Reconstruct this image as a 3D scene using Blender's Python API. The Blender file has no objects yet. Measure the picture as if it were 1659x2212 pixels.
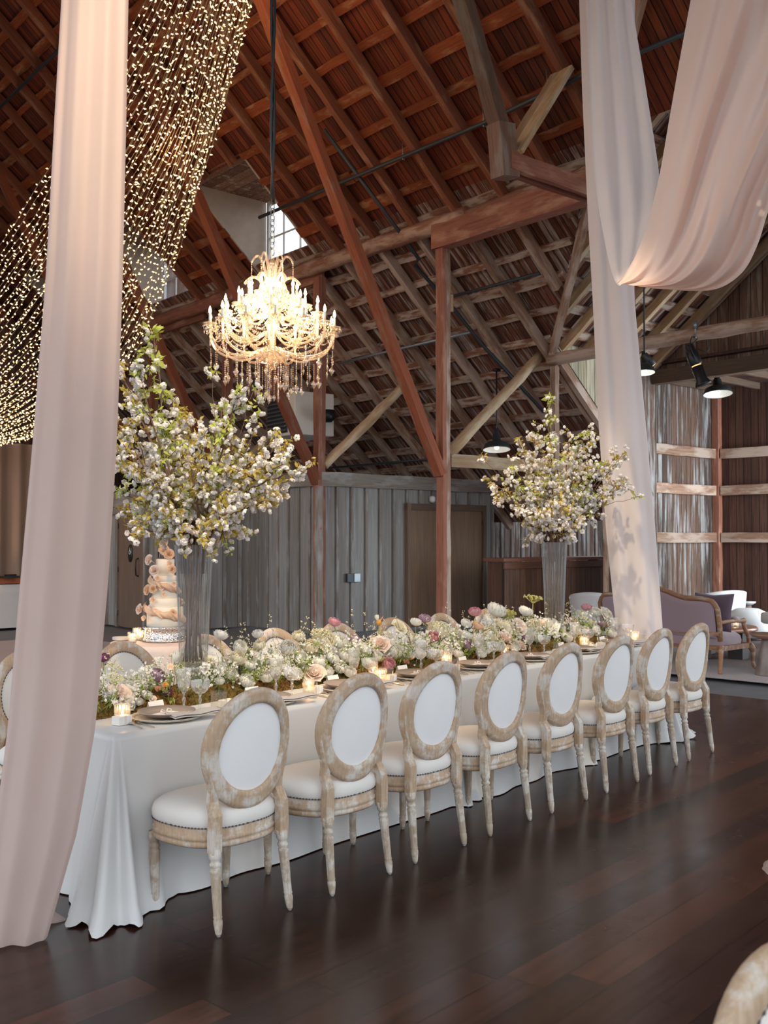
import bpy, math, random
import numpy as np
from mathutils import Vector, Matrix, noise
PI = math.pi
random.seed(7)
S = bpy.context.scene
C = S.collection

# ------------------------------------------------------------------ camera, light, exposure
EYE = 1.64
FOC = 2150.0                                   # focal length in pixels of a 1659 x 2212 frame
A = math.radians(42.4)                         # angle between the view and the long table
FW = Vector((math.cos(A), math.sin(A), 0)); RT = Vector((math.sin(A), -math.cos(A), 0)); UP = Vector((0, 0, 1))
PITCH = math.atan(54 / FOC)
CF = FW * math.cos(PITCH) + UP * math.sin(PITCH)
CU = UP * math.cos(PITCH) - FW * math.sin(PITCH)
cam = bpy.data.cameras.new('camera'); cam_o = bpy.data.objects.new('camera', cam); C.objects.link(cam_o)
cam.sensor_fit = 'VERTICAL'; cam.sensor_height = 36.0; cam.sensor_width = 27.0
cam.lens = 36.0 * FOC / 2212.0
cam.clip_start = 0.05; cam.clip_end = 200
cam_o.matrix_world = Matrix(((RT.x, CU.x, -CF.x, 0), (RT.y, CU.y, -CF.y, 0), (RT.z, CU.z, -CF.z, EYE), (0, 0, 0, 1)))
S.camera = cam_o
cam.dof.use_dof = True; cam.dof.focus_distance = 6.2; cam.dof.aperture_fstop = 5.6

S.view_settings.view_transform = 'Standard'
S.view_settings.look = 'None'
S.view_settings.gamma = 1
S.view_settings.use_curve_mapping = False
S.view_settings.exposure = 0.0
cy = S.cycles
cy.use_denoising = True
cy.caustics_reflective = False; cy.caustics_refractive = False
cy.max_bounces = 8; cy.diffuse_bounces = 4; cy.glossy_bounces = 4; cy.transmission_bounces = 8; cy.transparent_max_bounces = 24
cy.sample_clamp_indirect = 4.0

W = bpy.data.worlds.new('world'); S.world = W; W.use_nodes = True
wn = W.node_tree.nodes; wl = W.node_tree.links
wn.clear()
w_out = wn.new('ShaderNodeOutputWorld'); w_bg = wn.new('ShaderNodeBackground')
w_tc = wn.new('ShaderNodeTexCoord'); w_sep = wn.new('ShaderNodeSeparateXYZ'); w_rmp = wn.new('ShaderNodeValToRGB')
wl.new(w_tc.outputs['Generated'], w_sep.inputs[0]); wl.new(w_sep.outputs['Z'], w_rmp.inputs[0])
w_rmp.color_ramp.elements[0].position = 0.0; w_rmp.color_ramp.elements[0].color = (0.16, 0.17, 0.16, 1)
w_rmp.color_ramp.elements[1].position = 0.03; w_rmp.color_ramp.elements[1].color = (0.86, 0.93, 1.0, 1)
wl.new(w_rmp.outputs[0], w_bg.inputs['Color']); wl.new(w_bg.outputs[0], w_out.inputs[0])
w_bg.inputs['Strength'].default_value = 2.2

def lamp(name, kind, loc, energy, color, size=0.1, target=None, parent=None, **kw):
    l = bpy.data.lights.new(name, kind); o = bpy.data.objects.new(name, l); C.objects.link(o)
    l.energy = energy; l.color = color
    if kind == 'POINT': l.shadow_soft_size = size
    if kind == 'AREA': l.shape = 'RECTANGLE'; l.size = size; l.size_y = kw.get('size_y', size)
    if kind == 'SPOT': l.shadow_soft_size = size; l.spot_size = kw.get('spot', 1.0); l.spot_blend = 0.6
    o.location = loc
    if target is not None:
        d = Vector(target) - Vector(loc); o.rotation_euler = d.to_track_quat('-Z', 'Y').to_euler()
    if parent is not None: o.parent = parent
    return o

# daylight through the open side of the wing at the right
_bu = FW * math.cos(math.radians(49.6)) + RT * math.sin(math.radians(49.6)); _bv = FW * math.sin(math.radians(49.6)) - RT * math.cos(math.radians(49.6))
_o = FW * 14.5 + RT * 0.863 + _bu * 6.4 - _bv * 4.9
lamp('wing_daylight', 'AREA', _o + UP * 2.2, 400, (0.82, 0.93, 1.0), 3.0, target=_o + _bv * 5 + UP * 1.6, size_y=3.6)

# pin spots under the roof, aimed at the flowers
for _i, (_l, _t, _e, _s) in enumerate((((1.2, 0.8, 6.6), (3.28, 4.38, 2.0), 1500, 0.42), ((3.4, 2.2, 6.9), (6.85, 4.38, 2.15), 1500, 0.34), ((3.2, 2.6, 7.2), (4.6, 4.36, 0.9), 800, 0.32), ((5.0, 2.4, 7.2), (6.1, 4.36, 0.9), 950, 0.32), ((1.4, 2.6, 7.0), (3.2, 4.36, 0.9), 480, 0.30))):
    lamp('pin_spot', 'SPOT', _l, _e, (1.0, 0.80, 0.54), 0.06, target=_t, spot=_s)

# ------------------------------------------------------------------ from a photograph point to a place
def ray(px, py):
    return CF + RT * ((px - 829.5) / FOC) + CU * ((1106.0 - py) / FOC)
EY = Vector((0, 0, EYE))
def P(px, py, d):                              # at distance d ahead
    r = ray(px, py); return EY + r * (d / r.dot(FW))
def PZ(px, py, z):                             # at height z
    r = ray(px, py); return EY + r * ((z - EYE) / r.z)
def PY(px, py, y):                             # on the upright plane Y = y
    r = ray(px, py); return EY + r * (y / r.y)
def G(lat, d, z=0.0):
    return FW * d + RT * lat + UP * z
# barn axes: bu across the aisle (away, right), bv along the post row (away, left); origin at the near post
AB = math.radians(49.6)
BU = FW * math.cos(AB) + RT * math.sin(AB)
BV = FW * math.sin(AB) - RT * math.cos(AB)
B0 = G(0.863, 14.5)
def B(m, t, z=0.0): return B0 + BU * m + BV * t + UP * z
def PB(px, py, m):                             # on the upright barn plane m = const
    r = ray(px, py); k = (m - (EY - B0).dot(BU)) / r.dot(BU); return EY + r * k
def PT(px, py, t):
    r = ray(px, py); k = (t - (EY - B0).dot(BV)) / r.dot(BV); return EY + r * k

# ------------------------------------------------------------------ mesh building
class MB:
    def __init__(s): s.v = []; s.f = []
    def add(s, vs, fs):
        o = len(s.v); s.v.extend([tuple(p) for p in vs]); s.f.extend([tuple(i + o for i in q) for q in fs]); return s
    def box(s, c, d, mtx=None):
        vs = [Vector((c[0] + d[0] / 2 * x, c[1] + d[1] / 2 * y, c[2] + d[2] / 2 * z)) for z in (-1, 1) for y in (-1, 1) for x in (-1, 1)]
        if mtx is not None: vs = [mtx @ p for p in vs]
        return s.add(vs, [(0, 2, 3, 1), (4, 5, 7, 6), (0, 1, 5, 4), (2, 6, 7, 3), (0, 4, 6, 2), (1, 3, 7, 5)])
    def bar(s, p, q, w, h, up=(0, 0, 1)):
        p = Vector(p); q = Vector(q); x = (q - p); L = x.length; x.normalize()
        z = Vector(up); z = (z - x * z.dot(x))
        if z.length < 1e-4: z = Vector((1, 0, 0)) - x * x.x
        z.normalize(); y = z.cross(x)
        m = Matrix(((x.x, y.x, z.x, p.x), (x.y, y.y, z.y, p.y), (x.z, y.z, z.z, p.z), (0, 0, 0, 1)))
        return s.box((L / 2, 0, 0), (L, w, h), m)
    def tube(s, pts, r, n=8, cap=True):
        pts = [Vector(p) for p in pts]; k = len(pts)
        if not hasattr(r, '__len__'): r = [r] * k
        rings = []; ref = None
        for i, p in enumerate(pts):
            t = (pts[min(i + 1, k - 1)] - pts[max(i - 1, 0)])
            if t.length < 1e-9: t = Vector((0, 0, 1))
            t.normalize()
            if ref is None:
                ref = Vector((0, 0, 1)) if abs(t.z) < 0.9 else Vector((1, 0, 0))
            a = (ref - t * ref.dot(t))
            if a.length < 1e-5: a = Vector((0, 1, 0)) - t * t.y
            a.normalize(); b = t.cross(a); ref = a
            rings.append([p + (a * math.cos(2 * PI * j / n) + b * math.sin(2 * PI * j / n)) * r[i] for j in range(n)])
        vs = [q for rg in rings for q in rg]; fs = []
        for i in range(k - 1):
            for j in range(n):
                j2 = (j + 1) % n; fs.append((i * n + j, i * n + j2, (i + 1) * n + j2, (i + 1) * n + j))
        if cap: fs.append(tuple(range(n - 1, -1, -1))); fs.append(tuple(range((k - 1) * n, k * n)))
        return s.add(vs, fs)
    def lathe(s, prof, n=24, c=(0, 0, 0), flute=None, mtx=None, cap=True):
        vs = []; k = len(prof)
        for (r, z) in prof:
            for j in range(n):
                a = 2 * PI * j / n; rr = r * (1 + (flute(a, z) if flute else 0))
                p = Vector((c[0] + rr * math.cos(a), c[1] + rr * math.sin(a), c[2] + z))
                vs.append(mtx @ p if mtx is not None else p)
        fs = []
        for i in range(k - 1):
            for j in range(n):
                j2 = (j + 1) % n; fs.append((i * n + j, i * n + j2, (i + 1) * n + j2, (i + 1) * n + j))
        if cap and prof[0][0] > 1e-6: fs.append(tuple(range(n - 1, -1, -1)))
        if cap and prof[-1][0] > 1e-6: fs.append(tuple(range((k - 1) * n, k * n)))
        return s.add(vs, fs)
    def grid(s, fn, nu, nv, cu=False):
        vs = [fn(i / (nu if cu else nu - 1), j / (nv - 1)) for j in range(nv) for i in range(nu)]
        fs = []
        for j in range(nv - 1):
            for i in range(nu if cu else nu - 1):
                i2 = (i + 1) % nu; fs.append((j * nu + i, j * nu + i2, (j + 1) * nu + i2, (j + 1) * nu + i))
        return s.add(vs, fs)
    def tpl(s, t, mtx):
        o = len(s.v); m = np.array(mtx); vv = t[0] @ m[:3, :3].T + m[:3, 3]
        s.v.extend(map(tuple, vv.tolist())); s.f.extend([tuple(i + o for i in q) for q in t[1]]); return s
    def arr(s): return (np.array(s.v, dtype=float).reshape(-1, 3), list(s.f))
    def build(s, name, mat, parent=None, smooth=True, mtx=None, kind=None, bevel=0, solid=0, sub=0):
        me = bpy.data.meshes.new(name); me.from_pydata(s.v, [], s.f); me.validate(); me.update()
        if smooth and len(me.polygons): me.polygons.foreach_set('use_smooth', [True] * len(me.polygons))
        me.materials.append(mat)
        o = bpy.data.objects.new(name, me); C.objects.link(o)
        if parent is not None: o.parent = parent
        if mtx is not None: o.matrix_local = mtx
        if kind: o['kind'] = kind
        if bevel:
            b = o.modifiers.new('bevel', 'BEVEL'); b.width = bevel; b.segments = 2; b.limit_method = 'ANGLE'
        if solid:
            b = o.modifiers.new('solid', 'SOLIDIFY'); b.thickness = solid; b.offset = 0
        if sub:
            b = o.modifiers.new('sub', 'SUBSURF'); b.levels = sub; b.render_levels = sub
        return o

def frame(o, x, z=(0, 0, 1)):                  # matrix with local X along x
    x = Vector(x).normalized(); z = Vector(z); z = z - x * z.dot(x)
    if z.length < 1e-4: z = Vector((1, 0, 0)) - x * x.x
    z.normalize(); y = z.cross(x)
    return Matrix(((x.x, y.x, z.x, o[0]), (x.y, y.y, z.y, o[1]), (x.z, y.z, z.z, o[2]), (0, 0, 0, 1)))
def TRS(loc, rot=(0, 0, 0), sc=1.0):
    from mathutils import Euler
    m = Euler(rot).to_matrix().to_4x4()
    sm = Matrix.Diagonal((sc, sc, sc, 1)) if not hasattr(sc, '__len__') else Matrix.Diagonal((*sc, 1))
    return Matrix.Translation(Vector(loc)) @ m @ sm
def tag(o, label=None, cat=None, group=None, kind=None):
    if label: o['label'] = label
    if cat: o['category'] = cat
    if group: o['group'] = group
    if kind: o['kind'] = kind
    return o
def empty(name, loc=(0, 0, 0), rz=0.0, label=None, cat=None, group=None):
    o = bpy.data.objects.new(name, None); C.objects.link(o); o.location = loc; o.rotation_euler = (0, 0, rz)
    o.empty_display_size = 0.1
    return tag(o, label, cat, group)
def copy_tree(o, parent=None):
    c = o.copy(); C.objects.link(c)
    if parent is not None: c.parent = parent
    for ch in list(o.children): copy_tree(ch, c)
    return c
def struct(o, label=None):
    o['kind'] = 'structure'
    if label: o['label'] = label
    return o

# ------------------------------------------------------------------ materials
def newmat(name):
    m = bpy.data.materials.new(name); m.use_nodes = True; nt = m.node_tree; nt.nodes.clear()
    out = nt.nodes.new('ShaderNodeOutputMaterial'); return m, nt, out
class N:
    def __init__(s, nt): s.nt = nt
    def new(s, t, **kw):
        n = s.nt.nodes.new(t)
        for k, v in kw.items(): setattr(n, k, v)
        return n
    def link(s, a, b): s.nt.links.new(a, b)
    def math(s, op, a, b=None):
        n = s.new('ShaderNodeMath', operation=op)
        for i, x in enumerate((a, b)):
            if x is None: continue
            if isinstance(x, (int, float)): n.inputs[i].default_value = x
            else: s.link(x, n.inputs[i])
        return n.outputs[0]
    def ramp(s, fac, stops):
        n = s.new('ShaderNodeValToRGB'); e = n.color_ramp.elements
        while len(e) < len(stops): e.new(0.5)
        for i, (p, c) in enumerate(stops):
            e[i].position = p; e[i].color = (c[0], c[1], c[2], 1) if hasattr(c, '__len__') else (c, c, c, 1)
        s.link(fac, n.inputs[0]); return n.outputs[0]
    def mix(s, fac, a, b, mode='MIX'):
        n = s.new('ShaderNodeMix', data_type='RGBA', blend_type=mode)
        for sock, x in ((n.inputs[0], fac), (n.inputs[6], a), (n.inputs[7], b)):
            if isinstance(x, (int, float)): sock.default_value = x
            elif hasattr(x, '__len__'): sock.default_value = (x[0], x[1], x[2], 1)
            else: s.link(x, sock)
        return n.outputs[2]
    def noise(s, vec, scale, detail=4, rough=0.55, dim='3D'):
        n = s.new('ShaderNodeTexNoise'); n.inputs['Scale'].default_value = scale
        n.inputs['Detail'].default_value = detail; n.inputs['Roughness'].default_value = rough
        if vec is not None: s.link(vec, n.inputs['Vector'])
        return n.outputs['Fac']
    def mapv(s, vec, scale=(1, 1, 1), loc=None):
        n = s.new('ShaderNodeMapping'); n.inputs['Scale'].default_value = scale; s.link(vec, n.inputs['Vector'])
        if loc is not None: s.link(loc, n.inputs['Location'])
        return n.outputs[0]
    def bsdf(s, color, rough=0.6, metal=0.0, spec=0.5, bump=None, bstr=0.3, bdist=0.01, **kw):
        b = s.new('ShaderNodeBsdfPrincipled')
        for k, x in (('Base Color', color), ('Roughness', rough), ('Metallic', metal), ('Specular IOR Level', spec)):
            if isinstance(x, (int, float)): b.inputs[k].default_value = x
            elif hasattr(x, '__len__'): b.inputs[k].default_value = (x[0], x[1], x[2], 1)
            else: s.link(x, b.inputs[k])
        for k, x in kw.items(): b.inputs[k.replace('_', ' ')].default_value = x
        if bump is not None:
            n = s.new('ShaderNodeBump'); n.inputs['Strength'].default_value = bstr; n.inputs['Distance'].default_value = bdist
            s.link(bump, n.inputs['Height']); s.link(n.outputs[0], b.inputs['Normal'])
        return b.outputs[0]

def plain(name, col, rough=0.6, metal=0.0, var=0.12, scale=20, bump=0.0, spec=0.5, **kw):
    m, nt, out = newmat(name); n = N(nt); tc = n.new('ShaderNodeTexCoord').outputs['Object']
    f = n.noise(tc, scale)
    c = n.mix(f, [x * (1 - var) for x in col], [min(1, x * (1 + var)) for x in col])
    n.link(n.bsdf(c, rough, metal, spec, f if bump else None, bump, 0.01, **kw), out.inputs[0]); return m

def timber(name, ca, cb, pale=None, pale_amt=0.5, dark=(0.03, 0.015, 0.01), rough=0.75, gs=1.0):
    m, nt, out = newmat(name); n = N(nt); tc = n.new('ShaderNodeTexCoord').outputs['Object']
    rnd = n.new('ShaderNodeObjectInfo').outputs['Random']
    loc = n.new('ShaderNodeCombineXYZ'); n.link(n.math('MULTIPLY', rnd, 37.0), loc.inputs[0]); n.link(n.math('MULTIPLY', rnd, 11.0), loc.inputs[1])
    v1 = n.mapv(tc, (1.3 * gs, 22 * gs, 22 * gs), loc.outputs[0]); g = n.noise(v1, 1.6, 5, 0.6)
    v2 = n.mapv(tc, (1.2 * gs, 4.5 * gs, 4.5 * gs), loc.outputs[0]); g2 = n.noise(v2, 1.3, 4, 0.6)
    c = n.mix(n.ramp(g, [(0.3, 0), (0.7, 1)]), ca, cb)
    if pale is not None:
        lo = 0.62 - 0.3 * pale_amt
        c = n.mix(n.ramp(g2, [(lo, 0), (lo + 0.14, 1)]), c, pale)
    c = n.mix(n.ramp(g, [(0.2, 1), (0.36, 0)]), c, dark)
    br = n.math('ADD', n.math('MULTIPLY', rnd, 0.5), 0.75)
    hs = n.new('ShaderNodeHueSaturation'); n.link(c, hs.inputs['Color']); n.link(br, hs.inputs['Value'])
    n.link(n.bsdf(hs.outputs[0], rough, 0, 0.3, g, 0.5, 0.01), out.inputs[0]); return m

def planks(name, cols, width, across=0, along=2, length=None, rough=0.7, seam=0.025, seamcol=0.25, grain=1.0, pale=None, pale_amt=0.4, spec=0.4, bstr=0.35, gscale=1.0, rvar=0.0):
    m, nt, out = newmat(name); n = N(nt); tc = n.new('ShaderNodeTexCoord').outputs['Object']
    sp = n.new('ShaderNodeSeparateXYZ'); n.link(tc, sp.inputs[0])
    a = n.math('DIVIDE', sp.outputs[across], width); idx = n.math('FLOOR', a); fr = n.math('FRACT', a)
    wn1 = n.new('ShaderNodeTexWhiteNoise', noise_dimensions='1D'); n.link(idx, wn1.inputs['W'])
    al = sp.outputs[along]
    if length:
        b = n.math('ADD', n.math('DIVIDE', al, length), n.math('MULTIPLY', wn1.outputs[0], 7.3)); idb = n.math('FLOOR', b); frb = n.math('FRACT', b)
    cb = n.new('ShaderNodeCombineXYZ'); n.link(idx, cb.inputs[0])
    if length: n.link(idb, cb.inputs[1])
    wn2 = n.new('ShaderNodeTexWhiteNoise', noise_dimensions='3D'); n.link(cb.outputs[0], wn2.inputs['Vector'])
    k = len(cols); c = n.ramp(wn2.outputs[0], [(i / max(1, k - 1), cols[i]) for i in range(k)])
    sc = [18.0, 18.0, 18.0]; sc[along] = 1.1; sc = tuple(x * gscale for x in sc)
    off = n.new('ShaderNodeVectorMath', operation='MULTIPLY_ADD'); n.link(wn2.outputs[1], off.inputs[0]); off.inputs[1].default_value = (9, 9, 9); n.link(n.mapv(tc, sc), off.inputs[2])
    g = n.noise(off.outputs[0], 1.5, 5, 0.6)
    c = n.mix(grain, c, n.ramp(g, [(0.25, (0.35, 0.35, 0.35)), (0.5, (0.95, 0.95, 0.95)), (0.75, (1.45, 1.45, 1.45))]), 'MULTIPLY')
    if pale is not None:
        sc2 = [5.0, 5.0, 5.0]; sc2[along] = 0.5
        off2 = n.new('ShaderNodeVectorMath', operation='MULTIPLY_ADD'); n.link(wn2.outputs[1], off2.inputs[0]); off2.inputs[1].default_value = (9, 9, 9); n.link(n.mapv(tc, tuple(sc2)), off2.inputs[2])
        g2 = n.noise(off2.outputs[0], 1.4, 5, 0.65); lo = 0.66 - 0.3 * pale_amt
        c = n.mix(n.ramp(g2, [(lo, 0), (lo + 0.15, 1)]), c, pale)
    d = n.math('MINIMUM', fr, n.math('SUBTRACT', 1.0, fr)); sm = n.math('GREATER_THAN', d, seam)
    if length:
        db = n.math('MINIMUM', frb, n.math('SUBTRACT', 1.0, frb)); sm = n.math('MULTIPLY', sm, n.math('GREATER_THAN', db, 0.0016 / length * 2))
    c = n.mix(sm, n.mix(1.0, c, (seamcol, seamcol, seamcol), 'MULTIPLY'), c)
    h = n.math('ADD', n.math('MULTIPLY', sm, 1.0), n.math('MULTIPLY', g, 0.35))
    r = rough
    if rvar: r = n.math('ADD', n.math('MULTIPLY', n.noise(tc, 2.5, 4), rvar), rough - rvar / 2)
    n.link(n.bsdf(c, r, 0, spec, h, bstr, 0.006), out.inputs[0]); return m

def cloth(name, col, weave=300, rough=0.85, trans=0.0, clear=0.0, sheen=0.0, bstr=0.15, var=0.04):
    m, nt, out = newmat(name); n = N(nt); tc = n.new('ShaderNodeTexCoord').outputs['Object']
    w = n.noise(n.mapv(tc, (1, 1, 1)), weave, 2); f = n.noise(tc, 4, 3)
    c = n.mix(f, [x * (1 - var) for x in col], [min(1, x * (1 + var)) for x in col])
    sh = n.bsdf(c, rough, 0, 0.25, w, bstr, 0.002, Sheen_Weight=sheen)
    if trans:
        t = n.new('ShaderNodeBsdfTranslucent'); n.link(c, t.inputs[0])
        mx = n.new('ShaderNodeMixShader'); mx.inputs[0].default_value = trans; n.link(sh, mx.inputs[1]); n.link(t.outputs[0], mx.inputs[2]); sh = mx.outputs[0]
    if clear:
        t = n.new('ShaderNodeBsdfTransparent')
        mx = n.new('ShaderNodeMixShader'); mx.inputs[0].default_value = clear; n.link(sh, mx.inputs[1]); n.link(t.outputs[0], mx.inputs[2]); sh = mx.outputs[0]
    n.link(sh, out.inputs[0]); return m

def glassy(name, tint=(1, 1, 1), body=0.06, rough=0.03, glow=(1, 1, 1), gl=1.0, base=0.05, pw=3.5):
    # clear glass: mostly see-through, mirror-like at grazing angles, a little body from its cut facets
    m, nt, out = newmat(name); n = N(nt)
    lw = n.new('ShaderNodeLayerWeight'); lw.inputs['Blend'].default_value = 0.5
    tr = n.new('ShaderNodeBsdfTransparent'); tr.inputs[0].default_value = (*tint, 1)
    gs = n.new('ShaderNodeBsdfGlossy'); gs.inputs['Roughness'].default_value = rough
    df = n.new('ShaderNodeBsdfTranslucent'); df.inputs[0].default_value = (*glow, 1)
    dd = n.new('ShaderNodeBsdfDiffuse'); dd.inputs[0].default_value = (*glow, 1)
    m0 = n.new('ShaderNodeMixShader'); m0.inputs[0].default_value = 0.5; n.link(df.outputs[0], m0.inputs[1]); n.link(dd.outputs[0], m0.inputs[2])
    m1 = n.new('ShaderNodeMixShader'); m1.inputs[0].default_value = body; n.link(tr.outputs[0], m1.inputs[1]); n.link(m0.outputs[0], m1.inputs[2])
    fac = n.math('MINIMUM', n.math('ADD', n.math('MULTIPLY', n.math('POWER', lw.outputs['Facing'], pw), gl * 0.8), base * gl), 1.0)
    m2 = n.new('ShaderNodeMixShader'); n.link(fac, m2.inputs[0]); n.link(m1.outputs[0], m2.inputs[1]); n.link(gs.outputs[0], m2.inputs[2])
    n.link(m2.outputs[0], out.inputs[0]); return m

def emit(name, col, strength, sample=False):
    m, nt, out = newmat(name); n = N(nt); e = n.new('ShaderNodeEmission'); e.inputs[0].default_value = (*col, 1); e.inputs[1].default_value = strength
    n.link(e.outputs[0], out.inputs[0])
    m.cycles.emission_sampling = 'AUTO' if sample else 'NONE'
    return m

M = {}
M['red'] = timber('red_timber', (0.22, 0.06, 0.028), (0.31, 0.095, 0.045), (0.28, 0.14, 0.09), 0.3, (0.10, 0.03, 0.015))
M['redraft'] = timber('dull_red_rafter', (0.19, 0.065, 0.035), (0.27, 0.10, 0.055), (0.36, 0.19, 0.12), 0.2, (0.07, 0.025, 0.015))  # dull red: part wood, part warm light put into the colour
M['redpost'] = timber('red_post_timber', (0.22, 0.085, 0.055), (0.34, 0.14, 0.09), (0.42, 0.22, 0.15), 0.3, (0.1, 0.04, 0.03))
M['pale'] = timber('weathered_timber', (0.25, 0.13, 0.08), (0.42, 0.27, 0.19), (0.54, 0.41, 0.33), 0.6, (0.12, 0.06, 0.04))
M['greyred'] = timber('grey_red_timber', (0.16, 0.085, 0.06), (0.24, 0.14, 0.10), (0.26, 0.20, 0.16), 0.4, (0.07, 0.035, 0.025))
M['log'] = timber('peeled_log', (0.36, 0.22, 0.12), (0.50, 0.34, 0.20), (0.55, 0.42, 0.28), 0.5, (0.14, 0.08, 0.04))
M['redbatten'] = timber('red_batten', (0.21, 0.048, 0.018), (0.33, 0.09, 0.03), (0.38, 0.18, 0.09), 0.35, (0.05, 0.014, 0.008), gs=1.6)  # red deepened to carry the warm light on the upper slope
M['roofboard'] = planks('roof_boards', [(0.17, 0.036, 0.015), (0.24, 0.05, 0.019), (0.10, 0.025, 0.012), (0.28, 0.075, 0.028)], 0.11, 1, 0, None, 0.85, 0.06, 0.12)  # red-brown wood with the upper slope's warm lamp light put into its colour
M['roofwhite'] = planks('whitewashed_roof_boards', [(0.16, 0.06, 0.035), (0.22, 0.085, 0.05), (0.12, 0.045, 0.03), (0.26, 0.11, 0.07)], 0.11, 1, 0, None, 0.85, 0.06, 0.12, pale=(0.55, 0.46, 0.40), pale_amt=0.55)
M['palebatten'] = timber('whitewashed_batten', (0.22, 0.09, 0.05), (0.36, 0.18, 0.11), (0.58, 0.46, 0.38), 0.62, (0.08, 0.035, 0.02), gs=1.8)
M['shed'] = planks('grey_shed_boards', [(0.25, 0.23, 0.215), (0.33, 0.32, 0.31), (0.21, 0.185, 0.165), (0.38, 0.37, 0.365)], 0.32, 0, 2, None, 0.75, 0.02, 0.3, pale=(0.38, 0.39, 0.40), pale_amt=0.3, grain=0.5, gscale=0.5)
M['shedbatten'] = timber('shed_batten', (0.20, 0.16, 0.13), (0.28, 0.24, 0.21), (0.34, 0.33, 0.32), 0.4, (0.07, 0.045, 0.035))
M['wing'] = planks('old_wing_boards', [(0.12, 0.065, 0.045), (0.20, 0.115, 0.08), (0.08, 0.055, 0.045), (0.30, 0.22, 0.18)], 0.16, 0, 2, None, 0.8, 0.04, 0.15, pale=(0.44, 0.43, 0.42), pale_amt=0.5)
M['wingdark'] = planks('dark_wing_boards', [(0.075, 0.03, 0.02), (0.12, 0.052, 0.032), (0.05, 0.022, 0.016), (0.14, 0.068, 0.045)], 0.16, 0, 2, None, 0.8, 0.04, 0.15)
M['gable'] = planks('gable_boards', [(0.20, 0.105, 0.07), (0.28, 0.16, 0.11), (0.16, 0.085, 0.06), (0.33, 0.21, 0.15)], 0.2, 0, 2, None, 0.8, 0.03, 0.2, pale=(0.46, 0.40, 0.33), pale_amt=0.4)
M['cream'] = planks('cream_boards', [(0.55, 0.50, 0.36), (0.48, 0.42, 0.28), (0.60, 0.56, 0.42)], 0.2, 0, 2, None, 0.8, 0.03, 0.3, pale=(0.40, 0.27, 0.16), pale_amt=0.25)
M['barwood'] = planks('brown_bar_boards', [(0.13, 0.06, 0.035), (0.19, 0.09, 0.05), (0.10, 0.045, 0.026), (0.23, 0.12, 0.07)], 0.14, 0, 2, None, 0.6, 0.03, 0.25)
M['bartop'] = timber('bar_top', (0.14, 0.055, 0.035), (0.2, 0.085, 0.05), None, 0, (0.05, 0.02, 0.012), 0.4)
M['doorwood'] = planks('brown_door', [(0.20, 0.12, 0.07), (0.20, 0.12, 0.07)], 4.0, 0, 2, None, 0.55, 0.0, 1.0, grain=0.45)
M['doorgrey'] = planks('grey_brown_door', [(0.17, 0.115, 0.085), (0.17, 0.115, 0.085)], 4.0, 0, 2, None, 0.6, 0.0, 1.0, grain=0.4)
M['doorframe'] = timber('door_frame_wood', (0.13, 0.085, 0.06), (0.18, 0.12, 0.085), None, 0)
M['floor'] = planks('dark_plank_floor', [(0.022, 0.008, 0.005), (0.036, 0.012, 0.007), (0.015, 0.006, 0.005), (0.066, 0.020, 0.010), (0.025, 0.009, 0.006), (0.04, 0.016, 0.010)], 0.17, 1, 0, 2.6, 0.25, 0.014, 0.2, grain=0.85, spec=0.5, bstr=0.08, rvar=0.2)
M['concrete'] = plain('grey_concrete', (0.15, 0.155, 0.165), 0.7, var=0.25, scale=2.5, bump=0.05)
M['dance'] = plain('pale_dance_floor', (0.46, 0.38, 0.38), 0.45, var=0.12, scale=3)
M['rug'] = plain('pale_rug', (0.42, 0.38, 0.38), 0.95, var=0.3, scale=60, bump=0.3)
M['black'] = plain('black_metal', (0.02, 0.02, 0.022), 0.4, 0.3, var=0.1)
M['iron'] = plain('dark_iron_pipe', (0.06, 0.07, 0.075), 0.5, 0.4)
M['steel'] = plain('galvanised_pipe', (0.28, 0.31, 0.33), 0.4, 0.6)
M['white'] = plain('white_paint', (0.75, 0.74, 0.71), 0.5, var=0.05)
# ------------------------------------------------------------------ the barn
SL = 0.88                                      # roof slope
RTOP = 6.52                                    # roof boards above the post row
def zr(m): return RTOP - SL * m
RIDGE = -7.5
VT0, VM0 = -0.33, 2.06                         # foot of the valley
def mval(t):
    if t < -4.5: t = -9.0 - t
    return VM0 if t > VT0 else VM0 - (VT0 - t) * (1.69 / 1.96)
EAVE = 5.2

# floors
fl = MB().box((2.2, 2.7, -0.03), (15.7, 15.3, 0.06)).build('floor', M['floor'], smooth=False); struct(fl)
MB().box((8, 8, -0.09), (60, 60, 0.1)).build('ground', M['concrete'], smooth=False, kind='structure')
df = MB().box((2.0, 12.6, 0.0), (13.0, 4.5, 0.05)).build('dance_floor', M['dance'], smooth=False, bevel=0.01)
tag(df, 'pale pink-grey dance floor panel at the far left beyond the plank floor', 'dance floor')

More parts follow.
